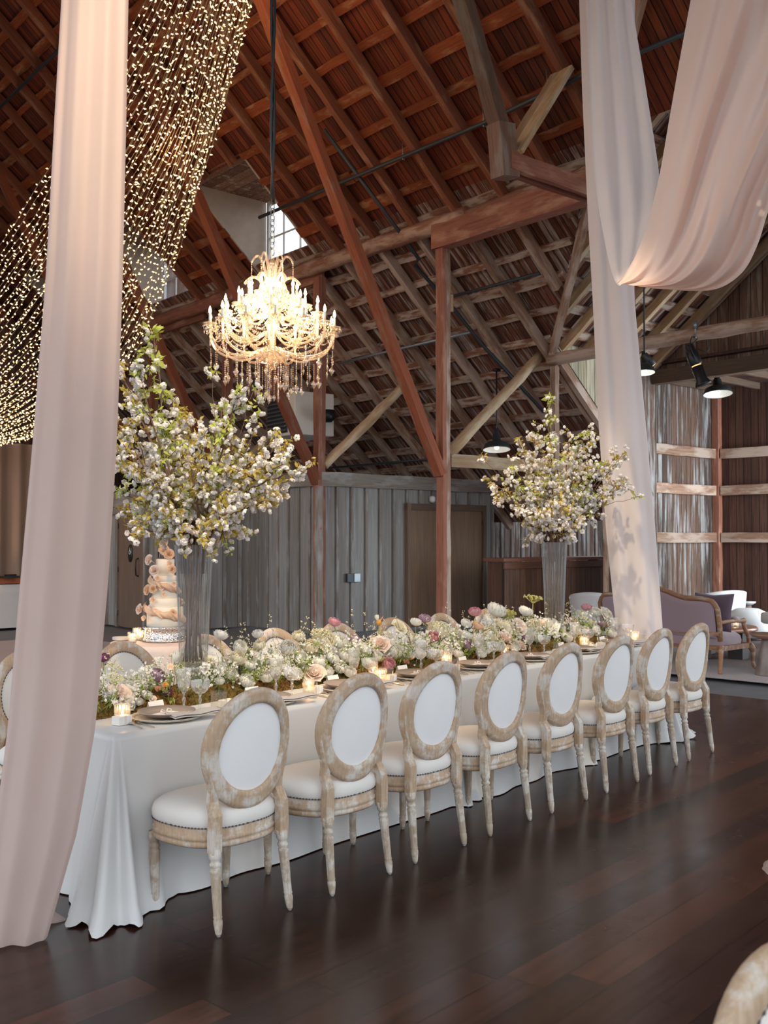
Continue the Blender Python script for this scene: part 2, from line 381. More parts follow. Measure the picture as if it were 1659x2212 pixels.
def roof_piece(m0, m1, t0, t1, mat, name='ceiling', cut=None):
    pts = cut if cut else [(m0, t0), (m1, t0), (m1, t1), (m0, t1)]
    org = B(0, 0, RTOP); mtx = frame(org, BU - UP * SL, UP); inv = mtx.inverted()
    mb = MB(); up = [inv @ B(m, t, zr(m)) for m, t in pts]; k = len(pts)
    top = [p + Vector((0, 0, 0.05)) for p in up]
    mb.add(up + top, [tuple(range(k))[::-1], tuple(range(k, 2 * k))] + [(i, (i + 1) % k, k + (i + 1) % k, k + i) for i in range(k)])
    struct(mb.build(name, mat, smooth=False, mtx=mtx))
DORM = [(3.15, 4.85), (7.1, 8.85), (11.1, 12.8)]   # dormer openings along the roof
DM0, DM1 = -1.45, -0.1
rb, rw = M['roofboard'], M['roofwhite']
roof_piece(RIDGE, DM0, -16, 17, rb)
prev = -1.4
roof_piece(DM0, DM1, -16, -3.4, rb)
roof_piece(0, 0, 0, 0, rb, cut=[(DM0, -3.4), (mval(-3.4), -3.4), (DM1, -2.85), (DM1, prev), (DM0, prev)])
for a, b in DORM:
    roof_piece(DM0, DM1, prev, a, rb); prev = b
roof_piece(DM0, DM1, prev, 17, rb)
roof_piece(DM1, EAVE, 0.45, 17, rw)
roof_piece(DM1, 4.75, VT0, 0.45, rw)
roof_piece(0, 0, 0, 0, rw, cut=[(DM1, VT0), (DM1, -2.85), (VM0, VT0)])
# the other slope of the main roof, behind and above the camera
mb = MB()
mb.add([B(RIDGE, -16, zr(RIDGE)), B(RIDGE, 17, zr(RIDGE)), B(-13.5, 17, zr(RIDGE) - SL * 6.0), B(-13.5, -16, zr(RIDGE) - SL * 6.0)], [(0, 1, 2, 3)])
struct(mb.build('ceiling', rb, smooth=False, solid=0.05))

def beam(name, p, q, w, h, mat, up=(0, 0, 1), rough=0.006, label=None, rnd=None):
    p = Vector(p); q = Vector(q); L = (q - p).length; n = max(2, int(L / 0.35))
    rr = random.Random(rnd if rnd is not None else hash((round(p.x, 2), round(q.z, 2), w)) & 0xffff)
    mb = MB(); vs = []
    for i in range(n + 1):
        x = L * i / n; jy = rr.uniform(-rough, rough); jz = rr.uniform(-rough, rough)
        for sy, sz in ((-1, -1), (1, -1), (1, 1), (-1, 1)):
            vs.append((x, sy * w / 2 + jy + rr.uniform(-rough, rough) * 0.5, sz * h / 2 + jz))
    fs = []
    for i in range(n):
        for j in range(4):
            j2 = (j + 1) % 4; fs.append((i * 4 + j, i * 4 + j2, i * 4 + 4 + j2, i * 4 + 4 + j))
    fs += [(3, 2, 1, 0), (n * 4, n * 4 + 1, n * 4 + 2, n * 4 + 3)]
    mb.add(vs, fs)
    return struct(mb.build(name, mat, smooth=False, mtx=frame(p, q - p, up)), label)
def log(name, p, q, r, mat, label=None):
    p = Vector(p); q = Vector(q); L = (q - p).length; n = max(4, int(L / 0.3))
    pts = [(L * i / n, random.uniform(-.012, .012), random.uniform(-.012, .012)) for i in range(n + 1)]
    return struct(MB().tube(pts, [r * random.uniform(0.92, 1.06) for _ in pts], 12).build(name, mat, mtx=frame(p, q - p)), label)

# battens: boards laid along the roof on top of the rafters
RN = (UP + BU * SL).normalized()
ds = 0.51
k = 0
m = RIDGE + 0.3
while m < EAVE - 0.2:
    red = m < 0.05  # upper slope takes the battens with warm light in their colour
    t0 = -15.0 if m < -1.6 else 0.47 if m > 3.65 else (VT0 + 0.02 if m > VM0 else VT0 - (VM0 - m) * 1.96 / 1.69 + 0.03)
    segs = [(t0, 15.5)]
    if DM0 - 0.05 < m < DM1 + 0.05:
        segs = []; s = t0
        for a, b in DORM: segs.append((s, a)); s = b
        segs.append((s, 15.5))
    for a, b in segs:
        c0 = a
        while c0 < b - 0.05:
            c1 = min(b, c0 + random.uniform(3.2, 5.0))
            p = B(m, c0, zr(m)) - RN * 0.03; q = B(m, c1, zr(m)) - RN * 0.03
            beam('roof_batten', p, q, random.uniform(0.10, 0.19), random.uniform(0.04, 0.055), M['redbatten'] if red else M['palebatten'], RN, 0.011)
            c0 = c1
    m += ds / math.sqrt(1 + SL * SL) * 1.0
    k += 1
# rafters
def rafter(t, m0, m1, mat, h=0.15, w=0.095):
    off = RN * (0.05 + h / 2)
    beam('roof_rafter', B(m0, t, zr(m0)) - off, B(m1, t, zr(m1)) - off, w, h, mat, RN, 0.008)
t = -0.306 - 0.9 * 14
while t < 15.2:
    indorm = any(a - 0.02 < t < b + 0.02 for a, b in DORM)
    rafter(t, RIDGE, DM0 if indorm else min(0.12, mval(t) if t < VT0 else 9), M['redraft'])
    if t > -2.6: rafter(t + 0.05, 0.12, (EAVE if t > 0.4 else 3.7) if t > VT0 else mval(t), M['pale'])
    t += 0.9

# post row, plates, braces
PW = 0.15
ZP = 6.24
for i, t in enumerate((-3.02, 0.0, 3.02, 5.98, 9.0, 12.0)):
    if i == 0:
        beam('wooden_post', B(0.0, t - 0.2), B(0.0, t - 0.2, 5.86), PW, PW, M['redpost'], BU)
    else:
        beam('wooden_post', B(-0.035, t), B(-0.035, t, 5.86 if i == 1 else ZP - 0.2), 0.075, PW, M['redpost'], BV)
        beam('wooden_post', B(0.045, t + 0.0, 0), B(0.045, t, 5.86 if i == 1 else ZP - 0.2), 0.08, PW * 0.92, M['pale'] if i == 1 else M['redpost'], BV)
    if i >= 1:   # long red strut up into the nave
        mm = -3.3
        beam('strut', B(-0.05, t, 2.55), B(mm, t, 2.62 + 1.84 * 3.3), 0.13, 0.16, M['red'], BV)
    if i in (1, 2, 3):
        log('knee_log', B(0.1, t, 2.85), B(VM0 + 0.05, t - 0.05 if i == 1 else t, zr(VM0) - 0.16), 0.085, M['log'])
M['platelog'] = timber('plate_log_timber', (0.20, 0.085, 0.05), (0.30, 0.15, 0.10), (0.42, 0.28, 0.21), 0.55, (0.07, 0.03, 0.02))
# upper plate log and squared girder
log('plate_log', B(0.0, -0.5, ZP - 0.0), B(0.0, 6.0, ZP + 0.03), 0.13, M['platelog'])
log('plate_log', B(0.0, 6.0, ZP + 0.02), B(0.0, 15, ZP + 0.02), 0.13, M['redpost'])
log('plate_log', B(0.02, -3.4, ZP + 0.02), B(0.02, -0.45, ZP - 0.01), 0.10, M['platelog'])
beam('girder', B(-0.02, 0.12, 6.04), B(-0.02, -3.3, 6.04), 0.2, 0.36, M['redpost'])
beam('post_block', B(0.1, 0.0, 4.95), B(0.1, 0.0, 5.2), 0.12, 0.12, M['log'], BV)
# hammer beam frame at the bent behind the right drape
tb = -3.02
he = -1.95
for s in (-1, 1):
    beam('tie_beam', B(0.3, tb + s * 0.07, 5.80), B(he, tb + s * 0.07, 5.80), 0.07, 0.2, M['redpost'])
beam('hanger_block', B(he + 0.02, tb, 5.62), B(he - 0.06, tb, 6.2), 0.26, 0.2, M['greyred'], BV)
beam('strut', B(he - 0.05, tb, 6.1), B(he - 1.55, tb, zr(he - 1.55) - 0.2), 0.15, 0.17, M['greyred'], BV)
for s in (-1, 1):
    beam('strut', B(he + 0.12, tb + s * 0.075, 5.9), B(he + 1.0, tb + s * 0.075, zr(he + 1.0) - 0.24), 0.06, 0.17, M['log'], BV)

# valley rafter, low logs, cross gable on the right
VB = B(VM0, VT0, zr(VM0)); VTp = B(mval(-4.6), -4.6, zr(mval(-4.6)))
beam('valley_rafter', VB - UP * 0.16, VTp - UP * 0.22, 0.09, 0.17, M['pale'])
ZC0 = zr(VM0)
SC = (zr(mval(-4.5)) - ZC0) / 4.17
def zc(t): return ZC0 + SC * (VT0 - t)
GM = 4.82
def cross_face(pts, mat):
    org = B(VM0, VT0, ZC0); mtx = frame(org, -BV + UP * SC, UP); inv = mtx.inverted()
    k = len(pts); lo = [inv @ B(m, t, zc(t)) for m, t in pts]; hi = [p + Vector((0, 0, 0.05)) for p in lo]
    struct(MB().add(lo + hi, [tuple(range(k))[::-1], tuple(range(k, 2 * k))] + [(i, (i + 1) % k, k + (i + 1) % k, k + i) for i in range(k)]).build('ceiling', mat, smooth=False, mtx=mtx))
cross_face([(VM0, VT0), (mval(-4.5), -4.5), (9.0, -4.5), (9.0, VT0)], rw)
CN = (UP + BV * SC).normalized()
struct(MB().add([B(mval(-4.5), -4.5, zc(-4.5) + .05), B(9, -4.5, zc(-4.5) + .05), B(9, -8.67, ZC0 + .05), B(VM0, -8.67, ZC0 + .05)], [(0, 1, 2, 3)]).build('ceiling', rw, smooth=False, solid=0.05))
for i in range(11):
    t = VT0 - 0.2 - i * 0.36; p = B(mval(t) + 0.05, t, zc(t)) - CN * 0.03; q = B(GM, t, zc(t)) - CN * 0.03
    beam('roof_batten', p, q, 0.16, 0.04, M['palebatten'], CN, 0.004)
for i in range(9):
    m = -0.2 + i * 0.6
    t0 = VT0 if m > VM0 else VT0 - (VM0 - m) * 1.96 / 1.69
    if t0 < -4.2: continue
    beam('roof_rafter', B(m, t0, zc(t0)) - CN * 0.12, B(m, -4.5, zc(-4.5)) - CN * 0.12, 0.09, 0.14, M['log'], CN)
log('tie_log', B(VM0, VT0 + 0.05, 4.43), B(VM0, -6.0, 4.43), 0.1, M['pale'])
beam('wooden_post', B(VM0 + 0.05, VT0, 0), B(VM0 + 0.05, VT0, 4.35), 0.1, 0.1, M['pale'], BU)
beam('tie_board', B(0.1, -0.05, 2.76), B(3.9, -0.05, 2.76), 0.05, 0.19, M['log'])
beam('wooden_post', B(3.9, 0.0, 0), B(3.9, 0.0, 3.4), 0.13, 0.13, M['pale'], BU)
# cream boarded triangle under the log
def slab(name, pts, th, mat, nrm):
    o = Vector(pts[0]); x = (Vector(pts[1]) - o); mtx = frame(o, Vector((x.x, x.y, 0)), UP); inv = mtx.inverted()
    a = [inv @ Vector(p) for p in pts]; b = [p + Vector((0, th, 0)) for p in a]; k = len(a)
    return struct(MB().add(a + b, [tuple(range(k))[::-1], tuple(range(k, 2 * k))] + [(i, (i + 1) % k, k + (i + 1) % k, k + i) for i in range(k)]).build(name, mat, smooth=False, mtx=mtx))
slab('gable_panel', [B(2.12, VT0, 4.72), B(3.7, VT0, 4.72), B(3.7, VT0, zr(3.7) - 0.1), B(2.12, VT0, zr(2.12) - 0.1)], 0.03, M['cream'], BV)
slab('gable_panel', [B(3.7, VT0, 4.72), B(4.85, VT0, 4.72), B(4.85, VT0, 0), B(3.7, VT0, 0)], 0.03, M['wing'], BV)
beam('roof_rafter', B(2.0, VT0 - 0.06, zr(2.0) - 0.2), B(3.7, VT0 - 0.06, zr(3.7) - 0.2), 0.1, 0.14, M['pale'])
# gable wall over the wing opening with its header
pts = [B(GM, VT0 + 0.2, 4.60), B(GM, -5.6, 4.60)]
slab('wall_gable', [B(GM, VT0 + 0.18, 4.56), B(GM, -4.5, 4.56), B(GM, -4.5, zc(-4.5) - 0.06), B(GM, VT0 + 0.18, 4.6)], 0.05, M['gable'], BU)
beam('header_beam', B(GM - 0.02, VT0 + 0.25, 4.42), B(GM - 0.02, -4.6, 4.42), 0.18, 0.24, M['doorframe'])
beam('roof_rafter', B(GM - 0.1, VT0 + 0.1, zc(VT0 + 0.1) - 0.12), B(GM - 0.1, -4.5, zc(-4.5) - 0.12), 0.07, 0.16, M['pale'], CN)

# wing beyond the opening: two boarded walls with girts, dark ceiling
def panel(name, p, q, z0, z1, mat, th=0.04):
    p = Vector(p); q = Vector(q); L = Vector((q.x - p.x, q.y - p.y, 0)).length
    return struct(MB().box((L / 2, 0, (z1 - z0) / 2), (L, th, z1 - z0)).build(name, mat, smooth=False, mtx=frame((p.x, p.y, z0), (q.x - p.x, q.y - p.y, 0))))
W2M, W1T = 7.95, 0.42
panel('wall_right', B(GM, W1T), B(W2M, W1T), 0, 4.62, M['wing'])
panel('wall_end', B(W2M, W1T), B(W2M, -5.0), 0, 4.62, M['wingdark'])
for z in (1.63, 2.56, 3.29):
    beam('wall_girt', B(GM + 0.15, W1T - 0.07, z), B(W2M - 0.1, W1T - 0.07, z), 0.1, 0.19, M['pale'])
    beam('wall_girt', B(W2M - 0.08, W1T - 0.2, z), B(W2M - 0.08, -5.0, z), 0.1, 0.19, M['pale'])
beam('wooden_post', B(W2M - 0.08, W1T - 0.1, 0), B(W2M - 0.08, W1T - 0.1, 4.6), 0.14, 0.14, M['redpost'], BU)
beam('wooden_post', B(GM + 0.05, W1T - 0.08, 0), B(GM + 0.05, W1T - 0.08, 4.4), 0.12, 0.12, M['pale'], BU)
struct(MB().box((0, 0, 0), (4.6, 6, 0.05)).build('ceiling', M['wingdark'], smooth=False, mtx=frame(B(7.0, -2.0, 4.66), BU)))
for i in range(6):
    beam('ceiling_joist', B(GM + 0.1, 0.2 - i * 0.75, 4.57), B(W2M, 0.2 - i * 0.75, 4.57), 0.06, 0.12, M['doorframe'])
# white door leaf panel leaning at the wing wall
wp = MB().box((0, 0, 0.77), (0.42, 0.03, 1.54)).build('white_panel', M['white'], smooth=False, bevel=0.005, mtx=frame(B(GM + 0.38, W1T - 0.1, 0), BU))
tag(wp, 'narrow white painted panel standing against the weathered wall beside the right drape', 'panel')
for z in (0.35, 1.1):
    MB().lathe([(0.012, 0), (0.012, 0.02)], 10, mtx=Matrix.Rotation(PI / 2, 4, 'X')).build('bolt', M['black'], wp, mtx=TRS((0.12, -0.016, z)))

# grey shed: corner at the second post
ST = 3.02
def board_wall(name, p, q, h, zcap=0.24, spacing=0.32, mat='shed', skip=()):
    w = panel(name, p, q, 0, h - zcap, M[mat])
    p = Vector(p); q = Vector(q); d = (q - p); L = d.length; d.normalize(); nrm = d.cross(UP)
    if nrm.dot(EY - p) < 0: nrm = -nrm
    n = int(L / spacing)
    for i in range(n + 1):
        a = 0.04 + i * spacing
        if any(s0 < a < s1 for s0, s1, zz in skip):
            z0 = [zz for s0, s1, zz in skip if s0 < a < s1][0]
        else: z0 = 0
        c = p + d * a + nrm * 0.035
        beam('wall_batten', c + UP * z0, c + UP * (h - zcap), 0.05, 0.03, M['shedbatten'], nrm, 0.002)
    beam('fascia', p + nrm * 0.05 + UP * (h - zcap / 2) - d * 0.02, q + nrm * 0.05 + UP * (h - zcap / 2), 0.06, zcap, M['shedbatten'])
    return w
DP0, DP1 = 2.0, 3.86                           # double door along the shed wall
board_wall('wall_shed', B(0.0, ST), B(4.25, ST), 2.74, skip=((DP0 - 0.1, DP1 + 0.1, 2.26),))
board_wall('wall_shed', B(0.0, 5.2), B(0.0, ST), 2.74)
board_wall('wall_shed', B(-1.85, 5.2), B(0.0, 5.2), 2.74)
board_wall('wall_left', B(-1.85, 11.0), B(-1.85, 5.2), 2.44, skip=((2.2, 5.0, 2.14),))
board_wall('wall_back', B(4.2, 4.0), B(9.4, 4.0), 3.4, 0.2, mat='wing')
panel('wall_back', B(4.25, ST), B(4.25, 4.0), 0, 2.74, M['barwood'])
beam('wall_corner', B(-0.03, ST - 0.03, 0), B(-0.03, ST - 0.03, 2.5), 0.1, 0.1, M['shedbatten'], BU)
MB().box((0, 0, 0), (4.3, 2.3, 0.04)).build('shed_roof', M['doorframe'], smooth=False, mtx=frame(B(2.1, 4.15, 2.72), BU), kind='structure')
# panel behind double doors trimmed by a frame; leaves swing on hinges
n1 = -BV
def door(i, p, q, h, mat, hinge_left, lab=None, handle=None):
    p = Vector(p); q = Vector(q); d = (q - p); L = d.length; mtx = frame(p, d)
    o = struct(MB().box((L / 2, 0, h / 2 + 0.01), (L - 0.01, 0.045, h - 0.02)).build('door_%d' % i, M[mat], smooth=False, mtx=mtx))
    hx = 0.0 if hinge_left else L
    for z in (0.25, 1.05, h - 0.22):
        MB().lathe([(0.009, -0.05), (0.009, 0.05)], 8).build('hinge', M['black'], o, mtx=TRS((hx, -0.028, z)))
    return o
NRM = -BV
yy = ST - 0.05
mid = (DP0 + DP1) / 2
door(1, B(DP0, yy), B(mid, yy), 2.13, 'doorwood', True)
door(2, B(mid, yy), B(DP1, yy), 2.13, 'doorwood', False)
for a in (DP0 - 0.05, DP1 + 0.05): beam('trim_1', B(a, yy - 0.01, 0), B(a, yy - 0.01, 2.25), 0.1, 0.08, M['doorframe'], BU)
beam('trim_1', B(DP0 - 0.1, yy - 0.01, 2.19), B(DP1 + 0.1, yy - 0.01, 2.19), 0.08, 0.12, M['doorframe'])
# two plain doors at the far left
xm = -1.9
def dt(px): return (PB(px, 1300, xm) - B0).dot(BV)
ta, tb_, tc_ = dt(312), dt(258), dt(226)
d3 = door(3, B(xm, tb_), B(xm, ta), 2.06, 'doorgrey', True)
d4 = door(4, B(xm, tc_ + 1.0), B(xm, tc_ + 0.02), 2.06, 'doorgrey', True)
for t_ in (ta - 0.06, tb_ + 0.05, tc_ - 0.07): beam('trim_2', B(xm, t_, 0), B(xm, t_, 2.06), 0.1, 0.07, M['shedbatten'], BV)
beam('trim_2', B(xm, tc_ + 1.05, 2.11), B(xm, ta - 0.1, 2.11), 0.07, 0.1, M['shedbatten'])
L3 = (B(xm, tb_) - B(xm, ta)).length
hp = d3.matrix_basis.inverted() @ PB(302, 1245, xm); hq = d3.matrix_basis.inverted() @ PB(304, 1206, xm)
MB().tube([(hp.x, -0.03, hq.z), (hp.x, -0.075, hq.z - 0.02), (hp.x, -0.085, (hp.z + hq.z) / 2), (hp.x, -0.075, hp.z + 0.02), (hp.x, -0.03, hp.z)], 0.014, 8).build('door_handle', M['black'], d3)
sg = d3.matrix_basis.inverted() @ PB(285, 1195, xm)
sn = MB().lathe([(0.0, 0), (0.11, 0), (0.11, 0.012), (0.0, 0.012)], 32, mtx=Matrix.Diagonal((0.8, 1, 1.45, 1)) @ Matrix.Rotation(PI / 2, 4, 'X')).build('restroom_sign', M['black'], mtx=d3.matrix_basis @ TRS((sg.x, -0.025, sg.z)))
tag(sn, 'small black oval restroom sign on the grey-brown door behind the cake', 'sign')
# white pictograph: a wheelchair user
pic = MB()
pic.lathe([(0.0, 0), (0.011, 0), (0.011, 0.004)], 12, mtx=TRS((-0.01, -0.014, 0.085), (PI / 2, 0, 0)))
pic.tube([(-0.01, -0.016, 0.07), (-0.006, -0.016, 0.035), (0.025, -0.016, 0.035), (0.038, -0.016, 0.005)], 0.006, 6)
pic.tube([(-0.008, -0.016, 0.055), (0.02, -0.016, 0.053)], 0.005, 6)
pic.tube([(-0.002 + 0.032 * math.cos(a), -0.016, 0.015 + 0.032 * math.sin(a)) for a in [x * 0.3 + 1.9 for x in range(16)]], 0.005, 6)
pic.build('pictograph', M['white'], sn)
# far wall behind the curtain
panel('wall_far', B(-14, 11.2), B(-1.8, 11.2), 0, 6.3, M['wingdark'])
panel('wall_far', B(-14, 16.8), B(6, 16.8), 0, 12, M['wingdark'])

# dormers with windows
M['winframe'] = plain('white_window_frame', (0.7, 0.72, 0.74), 0.5)
M['dormer'] = plain('pale_dormer_board', (0.50, 0.44, 0.38), 0.8, var=0.2, scale=6)
M['pane'] = glassy('window_pane', (1, 1, 1), 0.0, gl=0.5)
for i, (a, b) in enumerate(DORM):
    zt = zr(DM0) + 0.03; mw = 0.12
    for t_ in (a, b):
        org = B(0, t_, 0); mtx = frame(org, BU); inv = mtx.inverted()
        v = [(DM0, zr(DM0)), (mw, zr(mw) - 0.05), (mw, zt), (DM0, zt)]
        vs = [(x, y, z) for y in (-0.02, 0.02) for x, z in v]
        struct(MB().add(vs, [(0, 1, 2, 3), (7, 6, 5, 4), (0, 4, 5, 1), (1, 5, 6, 2), (2, 6, 7, 3), (3, 7, 4, 0)]).build('wall_dormer', M['dormer'], smooth=False, mtx=mtx))
    struct(MB().box((0, 0, 0), (mw - DM0 + 0.1, b - a, 0.05)).build('ceiling', M['gable'], smooth=False, mtx=frame(B((mw + DM0) / 2, (a + b) / 2, zt + 0.02), BU)))
    zs, ze = zr(mw) + 0.06, zt - 0.06
    wmt = frame(B(mw, b - 0.08, 0), -BV)
    Lw = b - a - 0.16
    fr = MB()
    for x in (0.03, Lw - 0.03): fr.box((x, 0, (zs + ze) / 2), (0.07, 0.06, ze - zs))
    for z in (zs, ze): fr.box((Lw / 2, 0, z), (Lw, 0.06, 0.07))
    for x in (Lw / 3, 2 * Lw / 3): fr.box((x, 0, (zs + ze) / 2), (0.025, 0.03, ze - zs))
    fr.box((Lw / 2, 0, (zs + ze) / 2), (Lw, 0.03, 0.025))
    w_ = struct(fr.build('window_%d' % (i + 1), M['winframe'], smooth=False, mtx=wmt))
    MB().box((Lw / 2, 0, (zs + ze) / 2), (Lw, 0.006, ze - zs)).build('pane', M['pane'], w_)
    struct(MB().box((Lw / 2, 0, (zr(mw) - 0.4 + zs) / 2), (Lw + 0.3, 0.06, zs - zr(mw) + 0.4)).build('wall_dormer', M['redpost'], smooth=False, mtx=wmt))

# pipes under the roof
def roof_pt(px, py, drop=0.34):
    r = ray(px, py)                             # z = RTOP - drop - SL*m
    e = EY - B0; m0 = e.dot(BU); mr = r.dot(BU)
    k = (RTOP - drop - SL * m0 - EYE) / (r.z + SL * mr); return EY + r * k
def pipe(name, pts, r, mat, label):
    o = MB().tube(pts, r, 10).build(name, M[mat]); return tag(o, label, 'pipe')
pipe('sprinkler_pipe', [roof_pt(560, 470), roof_pt(735, 395), roof_pt(1040, 268), roof_pt(1255, 165), roof_pt(1490, 68)], 0.028, 'iron', 'thin dark sprinkler pipe slung under the red rafters above the chandelier')
pipe('sprinkler_pipe', [roof_pt(960, 645, .3), roof_pt(1165, 590, .3)], 0.026, 'iron', 'short grey pipe below the rafters right of the near post, under the girder')
pipe('sprinkler_pipe', [roof_pt(735, 785, .3), roof_pt(800, 768, .3), roof_pt(1020, 717, .3)], 0.026, 'steel', 'grey pipe crossing behind the near post at the height of the chandelier')
pipe('sprinkler_pipe', [roof_pt(700, 1012, .3), roof_pt(938, 991, .3)], 0.024, 'iron', 'lowest thin pipe, just above the grey shed fascia')
pipe('sprinkler_pipe', [roof_pt(-60, 290, .34), roof_pt(130, 105, .34), roof_pt(230, 10, .34)], 0.03, 'iron', 'dark pipe under the roof at the upper left beside the left drape')
pipe('conduit', [roof_pt(700, 280, .3), roof_pt(868, 508, .3), roof_pt(905, 560, .3), roof_pt(895, 572, .3), roof_pt(970, 655, .3), roof_pt(1042, 745, .3), roof_pt(1175, 890, .3)], 0.03, 'iron', 'dark conduit running down the roof slope behind the near post')
for px, py in ((870, 338), (1044, 266), (1182, 192)):
    c = roof_pt(px, py)
    h = MB().tube([c + UP * 0.24 + BV * .01, c + UP * 0.1, c - UP * 0.045, c - UP * 0.045 + BU * 0.03, c + UP * 0.03 + BU * 0.04], 0.006, 6).build('pipe_hanger', M['steel'])
    tag(h, 'small hook hanger on the sprinkler pipe ' + {870: 'above the near post', 1044: 'just left of the hammer beam', 1182: 'right of the pale braces'}[px], 'hanger')
# ------------------------------------------------------------------ oval-back dining chairs
M['oak'] = None
def limed(name, ca, cb, white, amt):
    m, nt, out = newmat(name); n = N(nt); tc = n.new('ShaderNodeTexCoord').outputs['Object']
    rnd = n.new('ShaderNodeObjectInfo').outputs['Random']
    cx = n.new('ShaderNodeCombineXYZ'); n.link(n.math('MULTIPLY', rnd, 23.0), cx.inputs[0]); n.link(n.math('MULTIPLY', rnd, 9.0), cx.inputs[2])
    v = n.mapv(tc, (9, 9, 9), cx.outputs[0]); g = n.noise(v, 1.0, 5, 0.65)
    gr = n.noise(n.mapv(tc, (90, 90, 14), cx.outputs[0]), 1.0, 4, 0.6)
    c = n.mix(n.ramp(gr, [(0.3, 0), (0.7, 1)]), ca, cb)
    f = n.math('MULTIPLY', n.ramp(g, [(0.56 - amt * 0.2, 0), (0.66 - amt * 0.2, 1)]), n.ramp(gr, [(0.25, 0.25), (0.6, 1)]))
    c = n.mix(f, c, white)
    n.link(n.bsdf(c, 0.6, 0, 0.3, gr, 0.25, 0.002), out.inputs[0]); return m
M['oak'] = limed('limed_oak', (0.40, 0.275, 0.175), (0.52, 0.38, 0.265), (0.62, 0.57, 0.51), 0.4)
M['oakleg'] = limed('limed_oak_leg', (0.33, 0.25, 0.18), (0.47, 0.375, 0.285), (0.62, 0.57, 0.51), 0.5)
M['linen'] = cloth('oat_linen', (0.72, 0.685, 0.64), 260, 0.9, bstr=0.25)
M['linenback'] = cloth('white_linen', (0.80, 0.79, 0.78), 260, 0.9, bstr=0.25)
M['nail'] = plain('pewter_nails', (0.10, 0.095, 0.09), 0.35, 0.8)
M['glide'] = plain('clear_glides', (0.5, 0.5, 0.5), 0.3)

